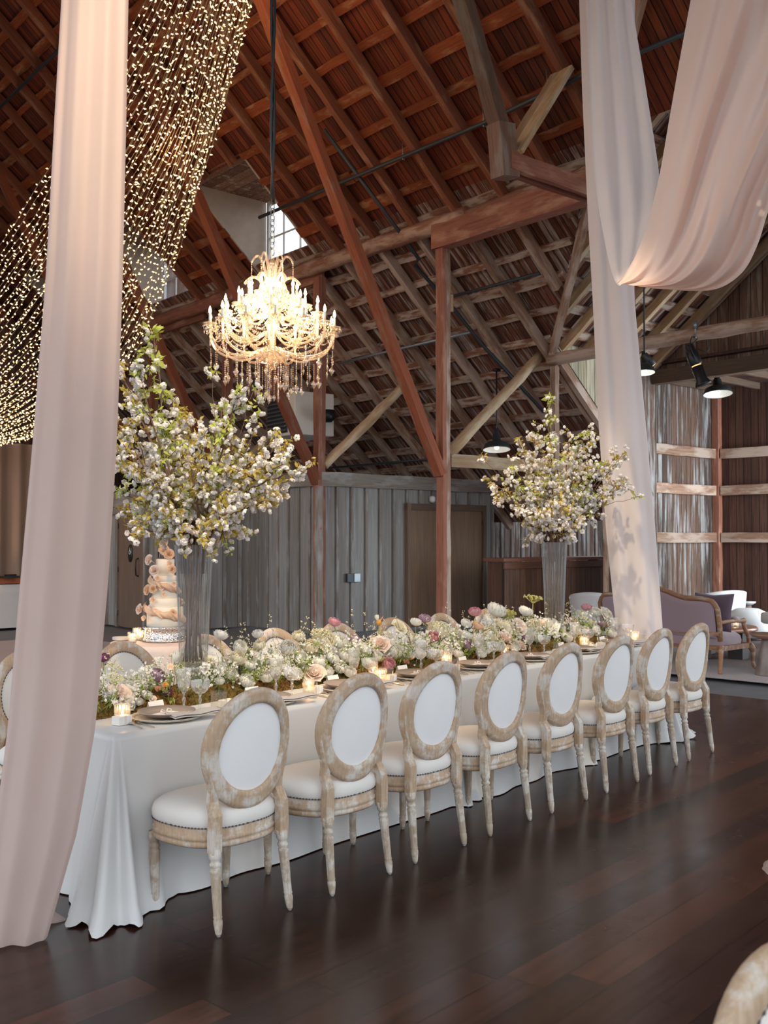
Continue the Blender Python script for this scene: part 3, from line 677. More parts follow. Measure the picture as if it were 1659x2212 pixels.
# seat outline: rounded front, narrower back (chair faces +Y, rear legs at -Y)
def seat_pt(a, grow=0.0):
    w = 0.252; d = 0.235
    c, s_ = math.cos(a), math.sin(a); e = 2.6
    x = math.copysign(abs(c) ** (2 / e), c); y = math.copysign(abs(s_) ** (2 / e), s_)
    X = x * (w + grow) * (1.0 + 0.09 * y); Y = y * (d + grow)
    if y < 0: Y = y * (d - 0.01 + grow)
    return X, Y
def make_chair():
    r = empty('dining_chair')
    # cushion
    n = 48; mb = MB(); prof = [(0.0, 0.412), (0.007, 0.425), (0.010, 0.45), (0.002, 0.477), (-0.022, 0.496), (-0.07, 0.508), (-0.14, 0.516), (-0.22, 0.519)]
    rows = []
    for g, z in prof:
        for i in range(n):
            X, Y = seat_pt(2 * PI * i / n, g); mb.v.append((X, Y, z))
    k = len(prof)
    for j in range(k - 1):
        for i in range(n): mb.f.append((j * n + i, j * n + (i + 1) % n, (j + 1) * n + (i + 1) % n, (j + 1) * n + i))
    mb.f.append(tuple(range((k - 1) * n, k * n))); mb.f.append(tuple(range(n - 1, -1, -1)))
    mb.build('seat', M['linen'], r)
    # apron with moulded edge
    mb = MB(); prof = [(-0.03, 0.335), (0.0, 0.335), (0.006, 0.343), (0.006, 0.356), (0.0, 0.361), (0.007, 0.366), (0.007, 0.381), (0.0, 0.386), (0.003, 0.412), (-0.03, 0.416)]
    for g, z in prof:
        for i in range(n):
            X, Y = seat_pt(2 * PI * i / n, g); mb.v.append((X, Y, z))
    k = len(prof)
    for j in range(k):
        j2 = (j + 1) % k
        for i in range(n): mb.f.append((j * n + i, j * n + (i + 1) % n, j2 * n + (i + 1) % n, j2 * n + i))
    mb.build('seat_frame', M['oak'], r)
    mb = MB(); pts = []; rr = []
    for i in range(92 * 3 + 1):
        X, Y = seat_pt(2 * PI * i / 276, 0.006); pts.append((X, Y, 0.420)); rr.append(0.0042 if i % 3 == 1 else 0.0008)
    mb.tube(pts, rr, 5, False)
    mb.build('nail_trim', M['nail'], r)
    # oval back: tilted plane, centre at z = 0.745
    tilt = 0.12
    def bk(x, h, o=0.0):                        # h above the seat plane, o offset to the rear
        y = -0.212 - (h) * math.sin(tilt) - o * math.cos(tilt) + 0.9 * 0.055 * (x / 0.24) ** 2
        return Vector((x, y, 0.50 + h * math.cos(tilt) - o * math.sin(tilt)))
    cx, ch, rw_, rh = 0.0, 0.243, 0.204, 0.224
    mb = MB(); n = 56
    sec = [(-0.031, 0.010), (-0.026, 0.020), (-0.012, 0.022), (0.0, 0.019), (0.014, 0.022), (0.028, 0.018), (0.034, 0.006), (0.034, -0.006), (0.028, -0.018), (0.0, -0.020), (-0.026, -0.018), (-0.031, -0.010)]
    for i in range(n):
        a = 2 * PI * i / n; ca, sa = math.cos(a), math.sin(a)
        wd = 1.0 + 0.25 * max(0.0, -sa) ** 3
        for g, o in sec:
            mb.v.append(bk(cx + ca * (rw_ + g * wd), ch + sa * (rh + g * wd), o))
    k = len(sec)
    for i in range(n):
        for j in range(k): mb.f.append((i * k + j, i * k + (j + 1) % k, ((i + 1) % n) * k + (j + 1) % k, ((i + 1) % n) * k + j))
    mb.build('back_frame', M['oak'], r)
    for nm, o0, o1, mt in (('back_panel', 0.004, 0.013, 'linenback'), ('inner_back_panel', -0.006, -0.028, 'linen')):
        mb = MB(); n = 40; rings = [1.0, 0.93, 0.75, 0.45]
        for q in rings:
            bulge = o0 + (o1 - o0) * (1 - q * q)
            for i in range(n):
                a = 2 * PI * i / n; mb.v.append(bk(math.cos(a) * (rw_ - 0.028) * q, ch + math.sin(a) * (rh - 0.028) * q, bulge))
        for j in range(3):
            for i in range(n): mb.f.append((j * n + i, j * n + (i + 1) % n, (j + 1) * n + (i + 1) % n, (j + 1) * n + i))
        mb.f.append(tuple(range(3 * n, 4 * n)))
        mb.build(nm, M[mt], r)
    mb = MB(); pts = []; rr = []
    for i in range(64 * 3 + 1):
        a = 2 * PI * i / 192; pts.append(bk(math.cos(a) * (rw_ - 0.034), ch + math.sin(a) * (rh - 0.034), -0.013)); rr.append(0.0034 if i % 3 == 1 else 0.0008)
    mb.tube(pts, rr, 5, False)
    mb.build('back_nail_trim', M['nail'], r)
    # back posts sweeping up into the oval
    for s in (-1, 1):
        pts = [Vector((s * 0.186, -0.215, 0.325)), Vector((s * 0.186, -0.216, 0.40)), Vector((s * 0.184, -0.216, 0.48)), bk(s * 0.179, 0.035), bk(s * 0.177, 0.075), bk(s * 0.183, 0.115), bk(s * 0.195, 0.15), bk(s * 0.206, 0.195), bk(s * 0.210, 0.24)]
        wds = [0.050, 0.050, 0.047, 0.043, 0.043, 0.046, 0.048, 0.046, 0.03]; mb = MB()
        for i, p in enumerate(pts):
            for dx, dy in ((-1, -1), (1, -1), (1, 1), (-1, 1)): mb.v.append((p.x + dx * wds[i] / 2, p.y + dy * (0.021 if i < 3 else 0.017), p.z))
        for i in range(len(pts) - 1):
            for j in range(4): mb.f.append((i * 4 + j, i * 4 + (j + 1) % 4, i * 4 + 4 + (j + 1) % 4, i * 4 + 4 + j))
        mb.f += [(3, 2, 1, 0), tuple(range(len(pts) * 4 - 4, len(pts) * 4))]
        mb.build('back_post', M['oak'], r, smooth=False, bevel=0.004)
    # turned fluted legs
    fl = lambda a, z: -0.09 * (0.5 + 0.5 * math.cos(8 * a)) if 0.085 < z < 0.255 else 0.0
    prof = [(0.010, 0.004), (0.0135, 0.012), (0.0185, 0.045), (0.019, 0.062), (0.016, 0.068), (0.0195, 0.074), (0.0175, 0.082), (0.0185, 0.086), (0.0235, 0.25), (0.024, 0.262), (0.017, 0.268), (0.0235, 0.277), (0.0235, 0.286), (0.018, 0.292), (0.021, 0.302), (0.026, 0.310), (0.026, 0.345)]
    for sx, sy in ((-1, -1), (1, -1), (-1, 1), (1, 1)):
        top = Vector((sx * (0.186 if sy < 0 else 0.203), -0.216 if sy < 0 else 0.185, 0.0))
        sh = Matrix.Identity(4); kx = sx * (-0.02 if sy > 0 else 0.035); ky = -0.13 if sy < 0 else 0.0
        sh[0][2] = -kx; sh[1][2] = -ky
        off = Matrix.Translation(top + Vector((kx * 0.33, ky * 0.33, 0)))
        m2 = Matrix.Identity(4); m2[0][2] = -kx; m2[1][2] = -ky
        lg = MB().lathe(prof, 32, flute=fl, mtx=off @ m2).build('leg', M['oakleg'], r)
        MB().lathe([(0.008, 0.0), (0.008, 0.006)], 12, mtx=off @ m2).build('glide', M['glide'], lg)
    return r
CH_Y0 = 3.545                                   # chair centres on the near side
CH_X = [2.80 + 0.62 * i for i in range(8)]
proto = make_chair()
ordn = ['nearest', 'second', 'third', 'fourth', 'fifth', 'sixth', 'seventh', 'farthest']
for i, x in enumerate(CH_X):
    o = proto if i == 0 else copy_tree(proto)
    o.location = (x + random.uniform(-.012, .012), CH_Y0 + random.uniform(-.015, .015), 0); o.rotation_euler = (0, 0, random.uniform(-.02, .02))
    lab = {0: 'limed oak oval-back chair, first in the near row, next to the left drape', 7: 'limed oak oval-back chair ending the near row, in front of the lavender sofa'}.get(i, '%s limed oak oval-back chair in the near row counted from the left drape' % ordn[i])
    tag(o, lab, 'chair', 'oval-back chairs on the near side of the table')
CH_Y1 = 5.08
for i, x in enumerate(CH_X):
    o = copy_tree(proto); o.location = (x + 0.03, CH_Y1 + random.uniform(-.015, .015), 0); o.rotation_euler = (0, 0, PI + random.uniform(-.03, .03))
    lab = {0: 'oval-back chair across the table, mostly hidden behind the left drape', 1: 'oval-back chair across the table left of the nearer tall vase, before the cake table', 7: 'oval-back chair at the far right end across the table, behind the far flowers'}.get(i, '%s oval-back chair from the left across the table, only its top above the flowers' % ordn[i])
    tag(o, lab, 'chair', 'oval-back chairs on the far side of the table')
o = copy_tree(proto); p = PZ(1716, 2086, 0.95); ra = PI - 0.45; o.location = (p.x - 0.27 * math.sin(ra), p.y + 0.27 * math.cos(ra), 0); o.rotation_euler = (0, 0, ra)
tag(o, 'oval-back chair cut off at the lower right corner of the picture, seen from its front', 'chair')

# ------------------------------------------------------------------ long table under its cloth
M['silk'] = cloth('pale_silk', (0.62, 0.61, 0.60), 120, 0.42, sheen=0.2, bstr=0.05)
TX0, TX1, TY0, TY1, TZ = 2.45, 7.52, 3.84, 4.76, 0.76
tab = empty('long_table', ((TX0 + TX1) / 2, (TY0 + TY1) / 2, 0), 0, 'long banquet table carrying the flower runner, hidden beneath a pale silk cloth', 'table')
def tl(x, y, z): return (x - (TX0 + TX1) / 2, y - (TY0 + TY1) / 2, z)
MB().box((0, 0, 0.735), (TX1 - TX0 - 0.03, TY1 - TY0 - 0.03, 0.035)).build('tabletop', M['doorframe'], tab)
for sx in (-1, 1):
    for sy in (-1, 1): MB().box((sx * (TX1 - TX0 - 0.5) / 2, sy * 0.42, 0.36), (0.05, 0.05, 0.715)).build('leg', M['doorframe'], tab)
per = []                                        # perimeter points (x, y, outward normal, corner weight, s)
def perim():
    L1, L2 = TX1 - TX0, TY1 - TY0; out = []; s = 0
    rc = 0.035
    corners = [((TX0, TY0), -PI, -PI / 2), ((TX1, TY0), -PI / 2, 0), ((TX1, TY1), 0, PI / 2), ((TX0, TY1), PI / 2, PI)]
    for ci, ((cx, cy), a0, a1) in enumerate(corners):
        sx = 1 if cx == TX0 else -1; sy = 1 if cy == TY0 else -1
        c = Vector((cx + sx * rc, cy + sy * rc, 0)); k = 26
        for i in range(k + 1):
            a = a0 + (a1 - a0) * i / k; out.append((c.x + rc * math.cos(a), c.y + rc * math.sin(a), math.cos(a), math.sin(a), 1.0 - abs(2 * i / k - 1) * 0.35, ci, i / k))
        nx = corners[(ci + 1) % 4]; L = L1 if ci % 2 == 0 else L2
        p = Vector((out[-1][0], out[-1][1])); d = Vector((math.cos(a1 + PI / 2), math.sin(a1 + PI / 2)))
        Ls = L - 2 * rc; kk = int(Ls / 0.035)
        for i in range(1, kk):
            q = p + d * (Ls * i / kk); e = min(i, kk - i) * Ls / kk
            out.append((q.x, q.y, math.cos(a1), math.sin(a1), max(0.0, 0.65 - e / 0.45) if e < 0.3 else 0.0, ci, 10 + q.x if ci % 2 == 0 else 50 + q.y))
    return out
pp = perim(); n = len(pp); mb = MB(); HV = 30
def cloth_pt(i, h):
    x, y, nx, ny, cw, ci, u = pp[i]
    z = TZ + 0.004 - h * (TZ - 0.002); o = 0.0
    side = cw < 0.01
    if side:
        wv = noise.noise(Vector((x * 1.7, y * 1.7, 0.3))) * 0.05 * h + 0.018 * h * math.sin(x * 9 + 2 * math.sin(x * 2.3)) * h
        o = 0.004 + 0.02 * h + wv * h + 0.03 * max(0, h - 0.88) * 8 * (0.6 + 0.4 * math.sin(x * 5))
        for sx, am in ((4.86, 0.10), (4.98, 0.06), (6.35, 0.05)):      # seam folds where two cloths meet
            o += am * h ** 1.3 * math.exp(-((x - sx) / 0.05) ** 2) - 0.5 * am * h * math.exp(-((x - sx - 0.09) / 0.04) ** 2)
    else:
        fl_ = 0.22 * h ** 1.15
        ph = u * 5.2 * PI if u <= 1.0 else u * 38
        if ci in (2, 3) and u <= 1.0 or (u > 1.0 and y > 4.3): fl_ *= 0.25
        o = cw * (fl_ + 0.055 * h * math.sin(ph)) + 0.006 + 0.02 * h + 0.05 * max(0, h - 0.9) * cw * 5
        if u > 1: o += 0.03 * h * math.sin(x * 40 + y * 40) * cw
    return Vector((x + nx * o, y + ny * o, z + (0.02 * cw * max(0, math.sin(i * 1.3)) * max(0, h - 0.9) * 10)))
vs = []
for j in range(HV + 1):
    h = (j / HV) ** 1.0
    for i in range(n): vs.append(cloth_pt(i, h))
for i in range(n):                               # inner rings of the flat top
    x, y = pp[i][0], pp[i][1]; vs.append(Vector((x + (4.98 - x) * 0.02, y + (4.30 - y) * 0.05, TZ + 0.0065)))
for i in range(n):
    x, y = pp[i][0], pp[i][1]; vs.append(Vector((TX0 + 0.3 + (x - TX0) * (TX1 - TX0 - 0.6) / (TX1 - TX0), 4.30, TZ + 0.007)))
fs = []
for j in range(HV):
    for i in range(n): fs.append((j * n + i, (j + 1) * n + i, (j + 1) * n + (i + 1) % n, j * n + (i + 1) % n))
a = (HV + 1) * n
for i in range(n):
    i2 = (i + 1) % n; fs.append((i, i2, a + i2, a + i)); fs.append((a + i, a + i2, a + n + i2, a + n + i))
tc_ = MB().add(vs, fs).build('tablecloth', M['silk'])
tag(tc_, 'pale silk cloth draped over the long banquet table, pooling on the dark floor', 'tablecloth')
# ------------------------------------------------------------------ sheer drapes
M['sheer'] = cloth('blush_sheer', (0.73, 0.59, 0.54), 220, 0.8, trans=0.42, clear=0.12, bstr=0.03)
M['sheerw'] = cloth('pale_blush_sheer', (0.88, 0.81, 0.79), 220, 0.8, trans=0.42, clear=0.04, bstr=0.03)
M['sheer2'] = cloth('blush_sheer_swag', (0.86, 0.675, 0.60), 220, 0.75, trans=0.42, clear=0.02, bstr=0.03)
def drape(name, rows, folds, seed, mat, label, pool=None):
    # rows: (left px, right px, py, distance) from the floor upwards: the measured silhouette at its own distance, gathered into folds
    rr = random.Random(seed); ph = [rr.uniform(0, 6.28) for _ in range(4)]
    ctr = []
    for lx, rx, py, d in rows:
        a = P(lx, py, d); b = P(rx, py, d); ctr.append(((a + b) / 2, (b - a).length / 2))
    zs = [c.z for c, w in ctr]
    def at(z):
        for i in range(len(zs) - 1):
            if z <= zs[i + 1] or i == len(zs) - 2:
                f = (z - zs[i]) / (zs[i + 1] - zs[i]); f = max(-0.2, min(1.2, f))
                return ctr[i][0].lerp(ctr[i + 1][0], f), ctr[i][1] * (1 - f) + ctr[i + 1][1] * f
    z0, z1 = 0.012, zs[-1]
    def fn(u, v):
        z = z0 + (z1 - z0) * v; c, w = at(z)
        a = 2 * PI * u; ca, sa = math.cos(a), math.sin(a)
        dep = w * 0.55
        fold = 0.17 * math.sin(folds * a + ph[0] + 0.12 * math.sin(z * 0.5 + ph[1])) + 0.03 * math.sin((2 * folds + 1) * a + ph[2])
        k = 1 + fold
        x = ca * w * (1 + 0.012 * math.sin(z * 1.3 + ph[3])); y = sa * dep * k * 1.2 + 0.05 * w * math.sin(folds * a)
        p = Vector((c.x, c.y, z)) + RT * x + FW * y
        return p
    mb = MB().grid(fn, 120, 64, True)
    o = mb.build(name, mat)
    return tag(o, label, 'drape')
lz = [(-34, 108, 2000, 4.08), (-10, 165, 1800, 4.05), (20, 205, 1570, 4.03), (48, 232, 1250, 4.02), (75, 250, 950, 4.02), (103, 262, 600, 4.02), (122, 270, 250, 4.02), (136, 275, 0, 4.02), (165, 295, -700, 4.1), (200, 310, -1300, 4.2)]
dl = drape('sheer_drape', lz, 7, 3, M['sheer'], 'tall blush sheer drape falling to the floor at the left end of the table')
rz = [(1352, 1446, 1560, 8.78), (1335, 1432, 1390, 8.78), (1310, 1414, 1150, 8.78), (1292, 1392, 900, 8.78), (1280, 1370, 650, 8.78), (1270, 1366, 480, 8.78), (1258, 1366, 200, 8.78), (1252, 1370, 0, 8.78), (1250, 1372, -200, 8.78)]
dr = drape('sheer_drape', rz, 6, 5, M['sheerw'], 'blush sheer drape hanging straight down behind the far right end of the table')
# folds lying on the floor
def puddle(name, c, l, w, h, rot, mat, parent=None, label=None, seed=1):
    rr = random.Random(seed)
    def fn(u, v):
        a = 2 * PI * u; k = 1 + 0.18 * math.sin(3 * a + seed) + 0.1 * math.sin(5 * a + 2 * seed)
        r = v; z = h * (1 - r ** 2.2) * (0.8 + 0.35 * math.sin(4 * a + 5 * r + seed)) + 0.004
        x, y = l * r * k * math.cos(a), w * r * k * math.sin(a)
        return Vector((x * math.cos(rot) - y * math.sin(rot), x * math.sin(rot) + y * math.cos(rot), max(0.004, z)))
    mb = MB().grid(fn, 48, 14, True)
    o = mb.build(name, mat, parent, mtx=Matrix.Translation(c) if parent is None else None)
    if parent is not None: o.matrix_local = Matrix.Translation(c)
    if label: tag(o, label, 'drape')
    return o
p = PZ(62, 1992, 0); puddle('hem', (p.x, p.y, 0), 0.13, 0.085, 0.07, math.radians(-30), M['sheer'], dl, seed=2)
p = PZ(-5, 2022, 0); puddle('hem', (p.x, p.y, 0), 0.16, 0.07, 0.05, math.radians(-40), M['sheer'], dl, seed=4)
p = PZ(1485, 1585, 0); puddle('hem', (p.x, p.y, 0), 0.10, 0.07, 0.03, 0.4, M['sheerw'], dr, seed=3)
dz = [(1690, 1772, 1885, 4.9), (1694, 1772, 1600, 4.9), (1702, 1776, 1200, 4.9), (1712, 1782, 700, 4.9), (1722, 1790, 0, 4.9), (1740, 1800, -700, 4.9)]
d3_ = drape('sheer_drape', dz, 6, 9, M['sheer'], 'blush drape outside the right edge, only its hem lying on the dark floor in view')
p = PZ(1676, 1880, 0); puddle('hem', (p.x, p.y, 0), 0.09, 0.07, 0.05, 0.4, M['sheer'], d3_, seed=6)

# swag: one length of sheer let down from the left, looped and carried up to the right
def lerp_poly(pts, v):
    k = len(pts) - 1; x = v * k; i = min(int(x), k - 1); f = x - i
    p0 = pts[max(i - 1, 0)]; p1 = pts[i]; p2 = pts[i + 1]; p3 = pts[min(i + 2, k)]
    def cr(a, b, c, d): return 0.5 * ((2 * b) + (c - a) * f + (2 * a - 5 * b + 4 * c - d) * f * f + (3 * b - a - 3 * c + d) * f ** 3)
    return tuple(cr(p0[j], p1[j], p2[j], p3[j]) for j in range(len(p1)))
inner = [(1335, -420, 8.3), (1352, -150, 8.25), (1366, 10, 8.2), (1392, 170, 8.1), (1416, 320, 8.0), (1424, 385, 7.8), (1420, 440, 7.55), (1402, 520, 7.35), (1378, 575, 7.2), (1352, 605, 7.1)]
outer = [(1262, -420, 8.3), (1264, -150, 8.3), (1266, 10, 8.25), (1272, 170, 8.2), (1280, 330, 8.1), (1292, 440, 8.0), (1306, 520, 7.8), (1318, 575, 7.6), (1328, 606, 7.4), (1338, 618, 7.2)]
def swag_l(u, v):
    a = lerp_poly(outer, v); b = lerp_poly(inner, v)
    x, y, d = (a[j] + (b[j] - a[j]) * u for j in range(3))
    d += 0.05 * math.sin(u * 17 + v * 3) * (1 - v * 0.6) + 0.06 * math.cos(u * PI)
    return P(x, y, d)
inner2 = [(1560, -420, 6.6), (1520, -150, 6.75), (1490, 10, 6.9), (1468, 130, 7.0), (1447, 250, 7.05), (1425, 375, 7.1), (1402, 470, 7.1), (1376, 545, 7.1), (1350, 592, 7.1), (1333, 612, 7.1)]
outer2 = [(2050, -420, 5.6), (1950, -150, 5.75), (1870, 10, 5.9), (1800, 170, 6.05), (1715, 340, 6.2), (1664, 445, 6.35), (1636, 530, 6.5), (1600, 592, 6.65), (1535, 627, 6.85), (1420, 624, 7.05)]
def swag_r(u, v):
    a = lerp_poly(inner2, v); b = lerp_poly(outer2, v)
    x, y, d = (a[j] + (b[j] - a[j]) * u for j in range(3))
    f = 0.10 * math.sin(u * 13 + v * 4.0 + 0.6) + 0.05 * math.sin(u * 29 + v * 7) + 0.04 * math.sin(u * 41)
    return P(x, y, d + f * (1.0 - 0.55 * v) - 0.35 * math.sin(PI * u) * (1 - 0.3 * v))
sw = empty('swag', P(1350, 610, 7.1)); tag(sw, 'wide looped blush sheer swag hanging from the rafters at the upper right', 'drape')
def rel(mb, o):
    l = Vector(o.location); mb.v = [tuple(Vector(p) - l) for p in mb.v]; return mb
rel(MB().grid(swag_l, 50, 60), sw).build('hanging_fold', M['sheerw'], sw)
rel(MB().grid(swag_r, 110, 70), sw).build('gathered_fold', M['sheer2'], sw)

# ------------------------------------------------------------------ canopy of fairy lights
M['bulb'] = emit('fairy_bulb', (1.0, 0.65, 0.30), 5.0)
M['wire'] = plain('clear_wire', (0.30, 0.25, 0.16), 0.4, var=0.2)
def curve_tz(pts, v): return lerp_poly(pts, v)
# (across, along, height) of the right and left edges of the canopy
rgt = [(-3.0, 0.0, zr(-3.0) + 0.35), (-3.0, 0.9, 7.95), (-3.0, 2.0, 6.35), (-3.0, 2.9, 5.25), (-3.02, 4.45, 4.05), (-3.05, 6.5, 3.55), (-3.1, 10.2, 3.45)]
lft = [(-5.0, -3.4, zr(-5.0) - 0.35), (-5.0, -1.9, 8.75), (-5.0, -0.44, 7.52), (-5.0, 2.14, 6.46), (-5.05, 3.97, 5.78), (-5.2, 6.6, 4.75), (-5.5, 10.2, 3.55)]
octa = (np.array([(0, 0, -1), (1, 0, 0), (0, 1, 0), (-1, 0, 0), (0, -1, 0), (0, 0, 1.4)], float), [(0, 2, 1), (0, 3, 2), (0, 4, 3), (0, 1, 4), (5, 1, 2), (5, 2, 3), (5, 3, 4), (5, 4, 1)])
NS = 48
for i in range(NS):
    u = (i + random.uniform(-.25, .25)) / (NS - 1); pts = []
    sg_ = random.uniform(-.05, .05); ph = random.uniform(0, 6)
    for k in range(61):
        v = k / 60; a = lerp_poly(rgt, v); b = lerp_poly(lft, v)
        m_, t_, z_ = (a[j] + (b[j] - a[j]) * u for j in range(3))
        z_ += -0.25 * math.sin(PI * u) * v * (1 - v) * 2 + sg_ * math.sin(PI * v) + 0.012 * math.sin(v * 40 + ph)
        pts.append(B(m_ + 0.012 * math.sin(v * 33 + ph), t_, z_))
    o = empty('light_string', pts[0]); tag(o, 'string of warm fairy lights in the canopy swooping down behind the left drape', 'string lights', 'fairy light canopy')
    l0 = pts[0]
    MB().tube([p - l0 for p in pts], 0.0045, 4).build('wire', M['wire'], o)
    mb = MB(); acc = random.uniform(0, 0.1)
    for k in range(60):
        a, b = pts[k], pts[k + 1]; L = (b - a).length
        while acc < L:
            q = a + (b - a) * (acc / L) - l0; dr_ = Vector((random.uniform(-1, 1), random.uniform(-1, 1), random.uniform(-1, 0.6))).normalized()
            mb.tpl(octa, Matrix.Translation(q + dr_ * 0.022) @ dr_.to_track_quat('Z', 'Y').to_matrix().to_4x4() @ Matrix.Diagonal((0.0105, 0.0105, 0.019, 1)))
            acc += random.uniform(0.10, 0.15)
        acc -= L
    b_ = mb.build('bulbs', M['bulb'], o, kind='stuff')
for v in (0.12, 0.35, 0.6, 0.85):
    a = lerp_poly(rgt, v); b = lerp_poly(lft, v)
    lamp('canopy_glow', 'POINT', B((a[0] + b[0]) / 2, (a[1] + b[1]) / 2, (a[2] + b[2]) / 2 - 0.25), 45, (1.0, 0.62, 0.33), 0.5)

# curtain wall and table at the far end of the hall
M['velvet'] = cloth('taupe_curtain', (0.36, 0.25, 0.19), 80, 0.6, sheen=0.3)
def curt(u, v):
    m_ = -12 + 10.2 * u; return B(m_, 10.6 + 0.07 * math.sin(u * 150) + 0.03 * math.sin(u * 61), 0.02 + 3.6 * v)
cu = MB().grid(curt, 400, 8).build('curtain', M['velvet']); tag(cu, 'taupe pleated curtain across the far left end of the hall', 'curtain')
M['djcloth'] = cloth('pale_table_cloth', (0.62, 0.58, 0.56), 80, 0.8)
c = P(-40, 1290, 18.0)
dj = empty('music_table', (c.x, c.y, 0), math.atan2(BU.y, BU.x), 'cloth-covered long table in front of the taupe curtain at the far left', 'table')
def djc(u, v):
    a = 2 * PI * u; e = 0.35; x = math.copysign(abs(math.cos(a)) ** e, math.cos(a)) * 1.15; y = math.copysign(abs(math.sin(a)) ** e, math.sin(a)) * 0.4
    g = 1 + 0.06 * (1 - v) + 0.03 * (1 - v) * math.sin(a * 12); return Vector((x * g, y * g, 0.01 + 0.77 * v))
mb = MB().grid(djc, 96, 6, True); mb.f.append(tuple(range(96 * 5, 96 * 6))); mb.build('tablecloth', M['djcloth'], dj)
MB().box((0, 0, 0.4), (2.0, 0.6, 0.72)).build('tabletop', M['doorframe'], dj)
M['djwood'] = timber('orange_wood', (0.34, 0.10, 0.04), (0.42, 0.14, 0.06))
bx = MB().box((0, 0, 0.06), (1.5, 0.45, 0.11)).build('wooden_console', M['djwood'], smooth=False, bevel=0.01, mtx=Matrix.Translation((c.x, c.y, 0.785)) @ Matrix.Rotation(math.atan2(BU.y, BU.x), 4, 'Z'))
tag(bx, 'flat reddish wooden console on the cloth-covered table at the far left', 'console')
c2 = P(20, 1260, 17.95)
pl = MB().box((0, 0, 0.02), (0.3, 0.22, 0.04)).box((0.02, 0, 0.055), (0.18, 0.12, 0.03)).build('mixer', M['black'], smooth=False, bevel=0.006, mtx=Matrix.Translation((c2.x, c2.y, 0.90)))
tag(pl, 'small black mixer on the reddish console at the far left', 'mixer')
lamp('curtain_uplight', 'SPOT', B(-4.0, 9.9, 0.3), 60, (1.0, 0.6, 0.25), 0.1, target=B(-3.6, 10.6, 1.6), spot=1.6)

# ------------------------------------------------------------------ barn lamps and other fittings overhead
M['enamel'] = plain('black_green_enamel', (0.025, 0.035, 0.035), 0.3, spec=0.6)
M['enamelin'] = plain('white_enamel', (0.75, 0.75, 0.72), 0.4)
M['lampbulb'] = emit('lamp_bulb', (1.0, 0.93, 0.8), 2.0)
def barn_lamp(px, py, d, wpx, stem, label):
    p = P(px, py, d); r = wpx * d / FOC / 2
    tl_ = Matrix.Rotation(-0.16, 4, RT); o = empty('barn_lamp', p); tag(o, label, 'pendant lamp', 'barn lamps')
    MB().lathe([(r, 0), (r * 1.02, 0.012), (r * 0.97, 0.03), (r * 0.86, 0.10), (r * 0.5, 0.145), (r * 0.32, 0.16), (r * 0.28, 0.26), (r * 0.2, 0.28), (r * 0.17, 0.36), (0.0, 0.37)], 36, mtx=tl_, cap=False).build('lamp_shade', M['enamel'], o)
    MB().lathe([(r * 0.97, 0.004), (r * 0.84, 0.085), (r * 0.4, 0.13), (0, 0.14)], 36, mtx=tl_, cap=False).build('shade_lining', M['enamelin'], o)
    MB().lathe([(0.0, 0.0), (0.03, 0.012), (0.042, 0.04), (0.032, 0.075), (0.02, 0.11), (0.02, 0.13)], 16, mtx=tl_).build('light_bulb', M['lampbulb'], o)
    lamp('lamp_light', 'POINT', (0, 0, -0.01), 1.3, (1.0, 0.95, 0.85), 0.03, parent=o)
    MB().tube([tl_ @ Vector((0, 0, 0.34)), tl_ @ Vector((0, 0, 0.37)), (0, 0, 0.45), (0, 0, stem)], 0.012, 8).build('stem', M['black'], o)
    MB().lathe([(0.07, 0), (0.07, 0.03), (0.03, 0.05), (0, 0.05)], 16).build('canopy', M['black'], o, mtx=Matrix.Translation((0, 0, stem - 0.04)))
    return o
barn_lamp(1073, 972, 16.6, 60, 1.36, 'dark barn pendant lamp left of the far blossoms, hung from a thin stem')
barn_lamp(1551, 852, 17.0, 62, 0.78, 'green-black barn pendant lamp in the wing at the right, under the header')
barn_lamp(1392, 806, 15.0, 46, 1.6, 'barn pendant lamp half hidden by the right drape, beside the log')
# theatrical spotlight clamped to the log
p = P(1502, 712, 13.55)
th = empty('stage_light', p, 0, 'black theatrical spotlight hanging from the pale log at the right', 'spotlight')
ax = (P(1520, 832, 13.5) - P(1488, 745, 13.55)); L = ax.length; axn = ax.normalized()
o0 = P(1488, 745, 13.55) - p
mt = Matrix.Translation(o0) @ axn.to_track_quat('Z', 'Y').to_matrix().to_4x4()
MB().lathe([(0.0, 0.0), (0.05, 0.0), (0.062, 0.02), (0.062, 0.09), (0.085, 0.11), (0.085, 0.28), (0.075, 0.30), (0.0, 0.30)], 24).build('lamp_housing', M['black'], th, mtx=mt)
MB().lathe([(0.0, 0.315), (0.078, 0.315), (0.078, L * 0.86), (0.11, L * 0.96), (0.112, L), (0.0, L)], 24).build('barrel', M['black'], th, mtx=mt)
MB().lathe([(0.062, 0.30), (0.062, 0.315)], 24).build('gap_glow', emit('spot_gap', (1, 0.45, 0.12), 3.0), th, mtx=mt)
yk = MB()
for s in (-1, 1): yk.tube([mt @ Vector((s * 0.1, 0, 0.22)), mt @ Vector((s * 0.1, 0, 0.02)), Vector((0, 0, -0.10)) + RT * s * 0.05, Vector((0, 0, -0.1))], 0.008, 6)
yk.build('yoke', M['black'], th)
MB().tube([(0, 0, -0.12), (0, 0, 0.12)], 0.014, 8).box((0, 0, 0.06), (0.06, 0.05, 0.1)).build('clamp', M['steel'], th)
cb = [Vector((0, 0, 0.05)), RT * 0.05 + UP * -0.02, RT * 0.15 + UP * -0.08, RT * 0.19 + UP * -0.2, RT * 0.15 + UP * -0.3, RT * 0.03 + UP * -0.26]
MB().tube([lerp_poly([tuple(q) for q in cb], i / 20) for i in range(21)], 0.008, 6).build('cable', M['black'], th)
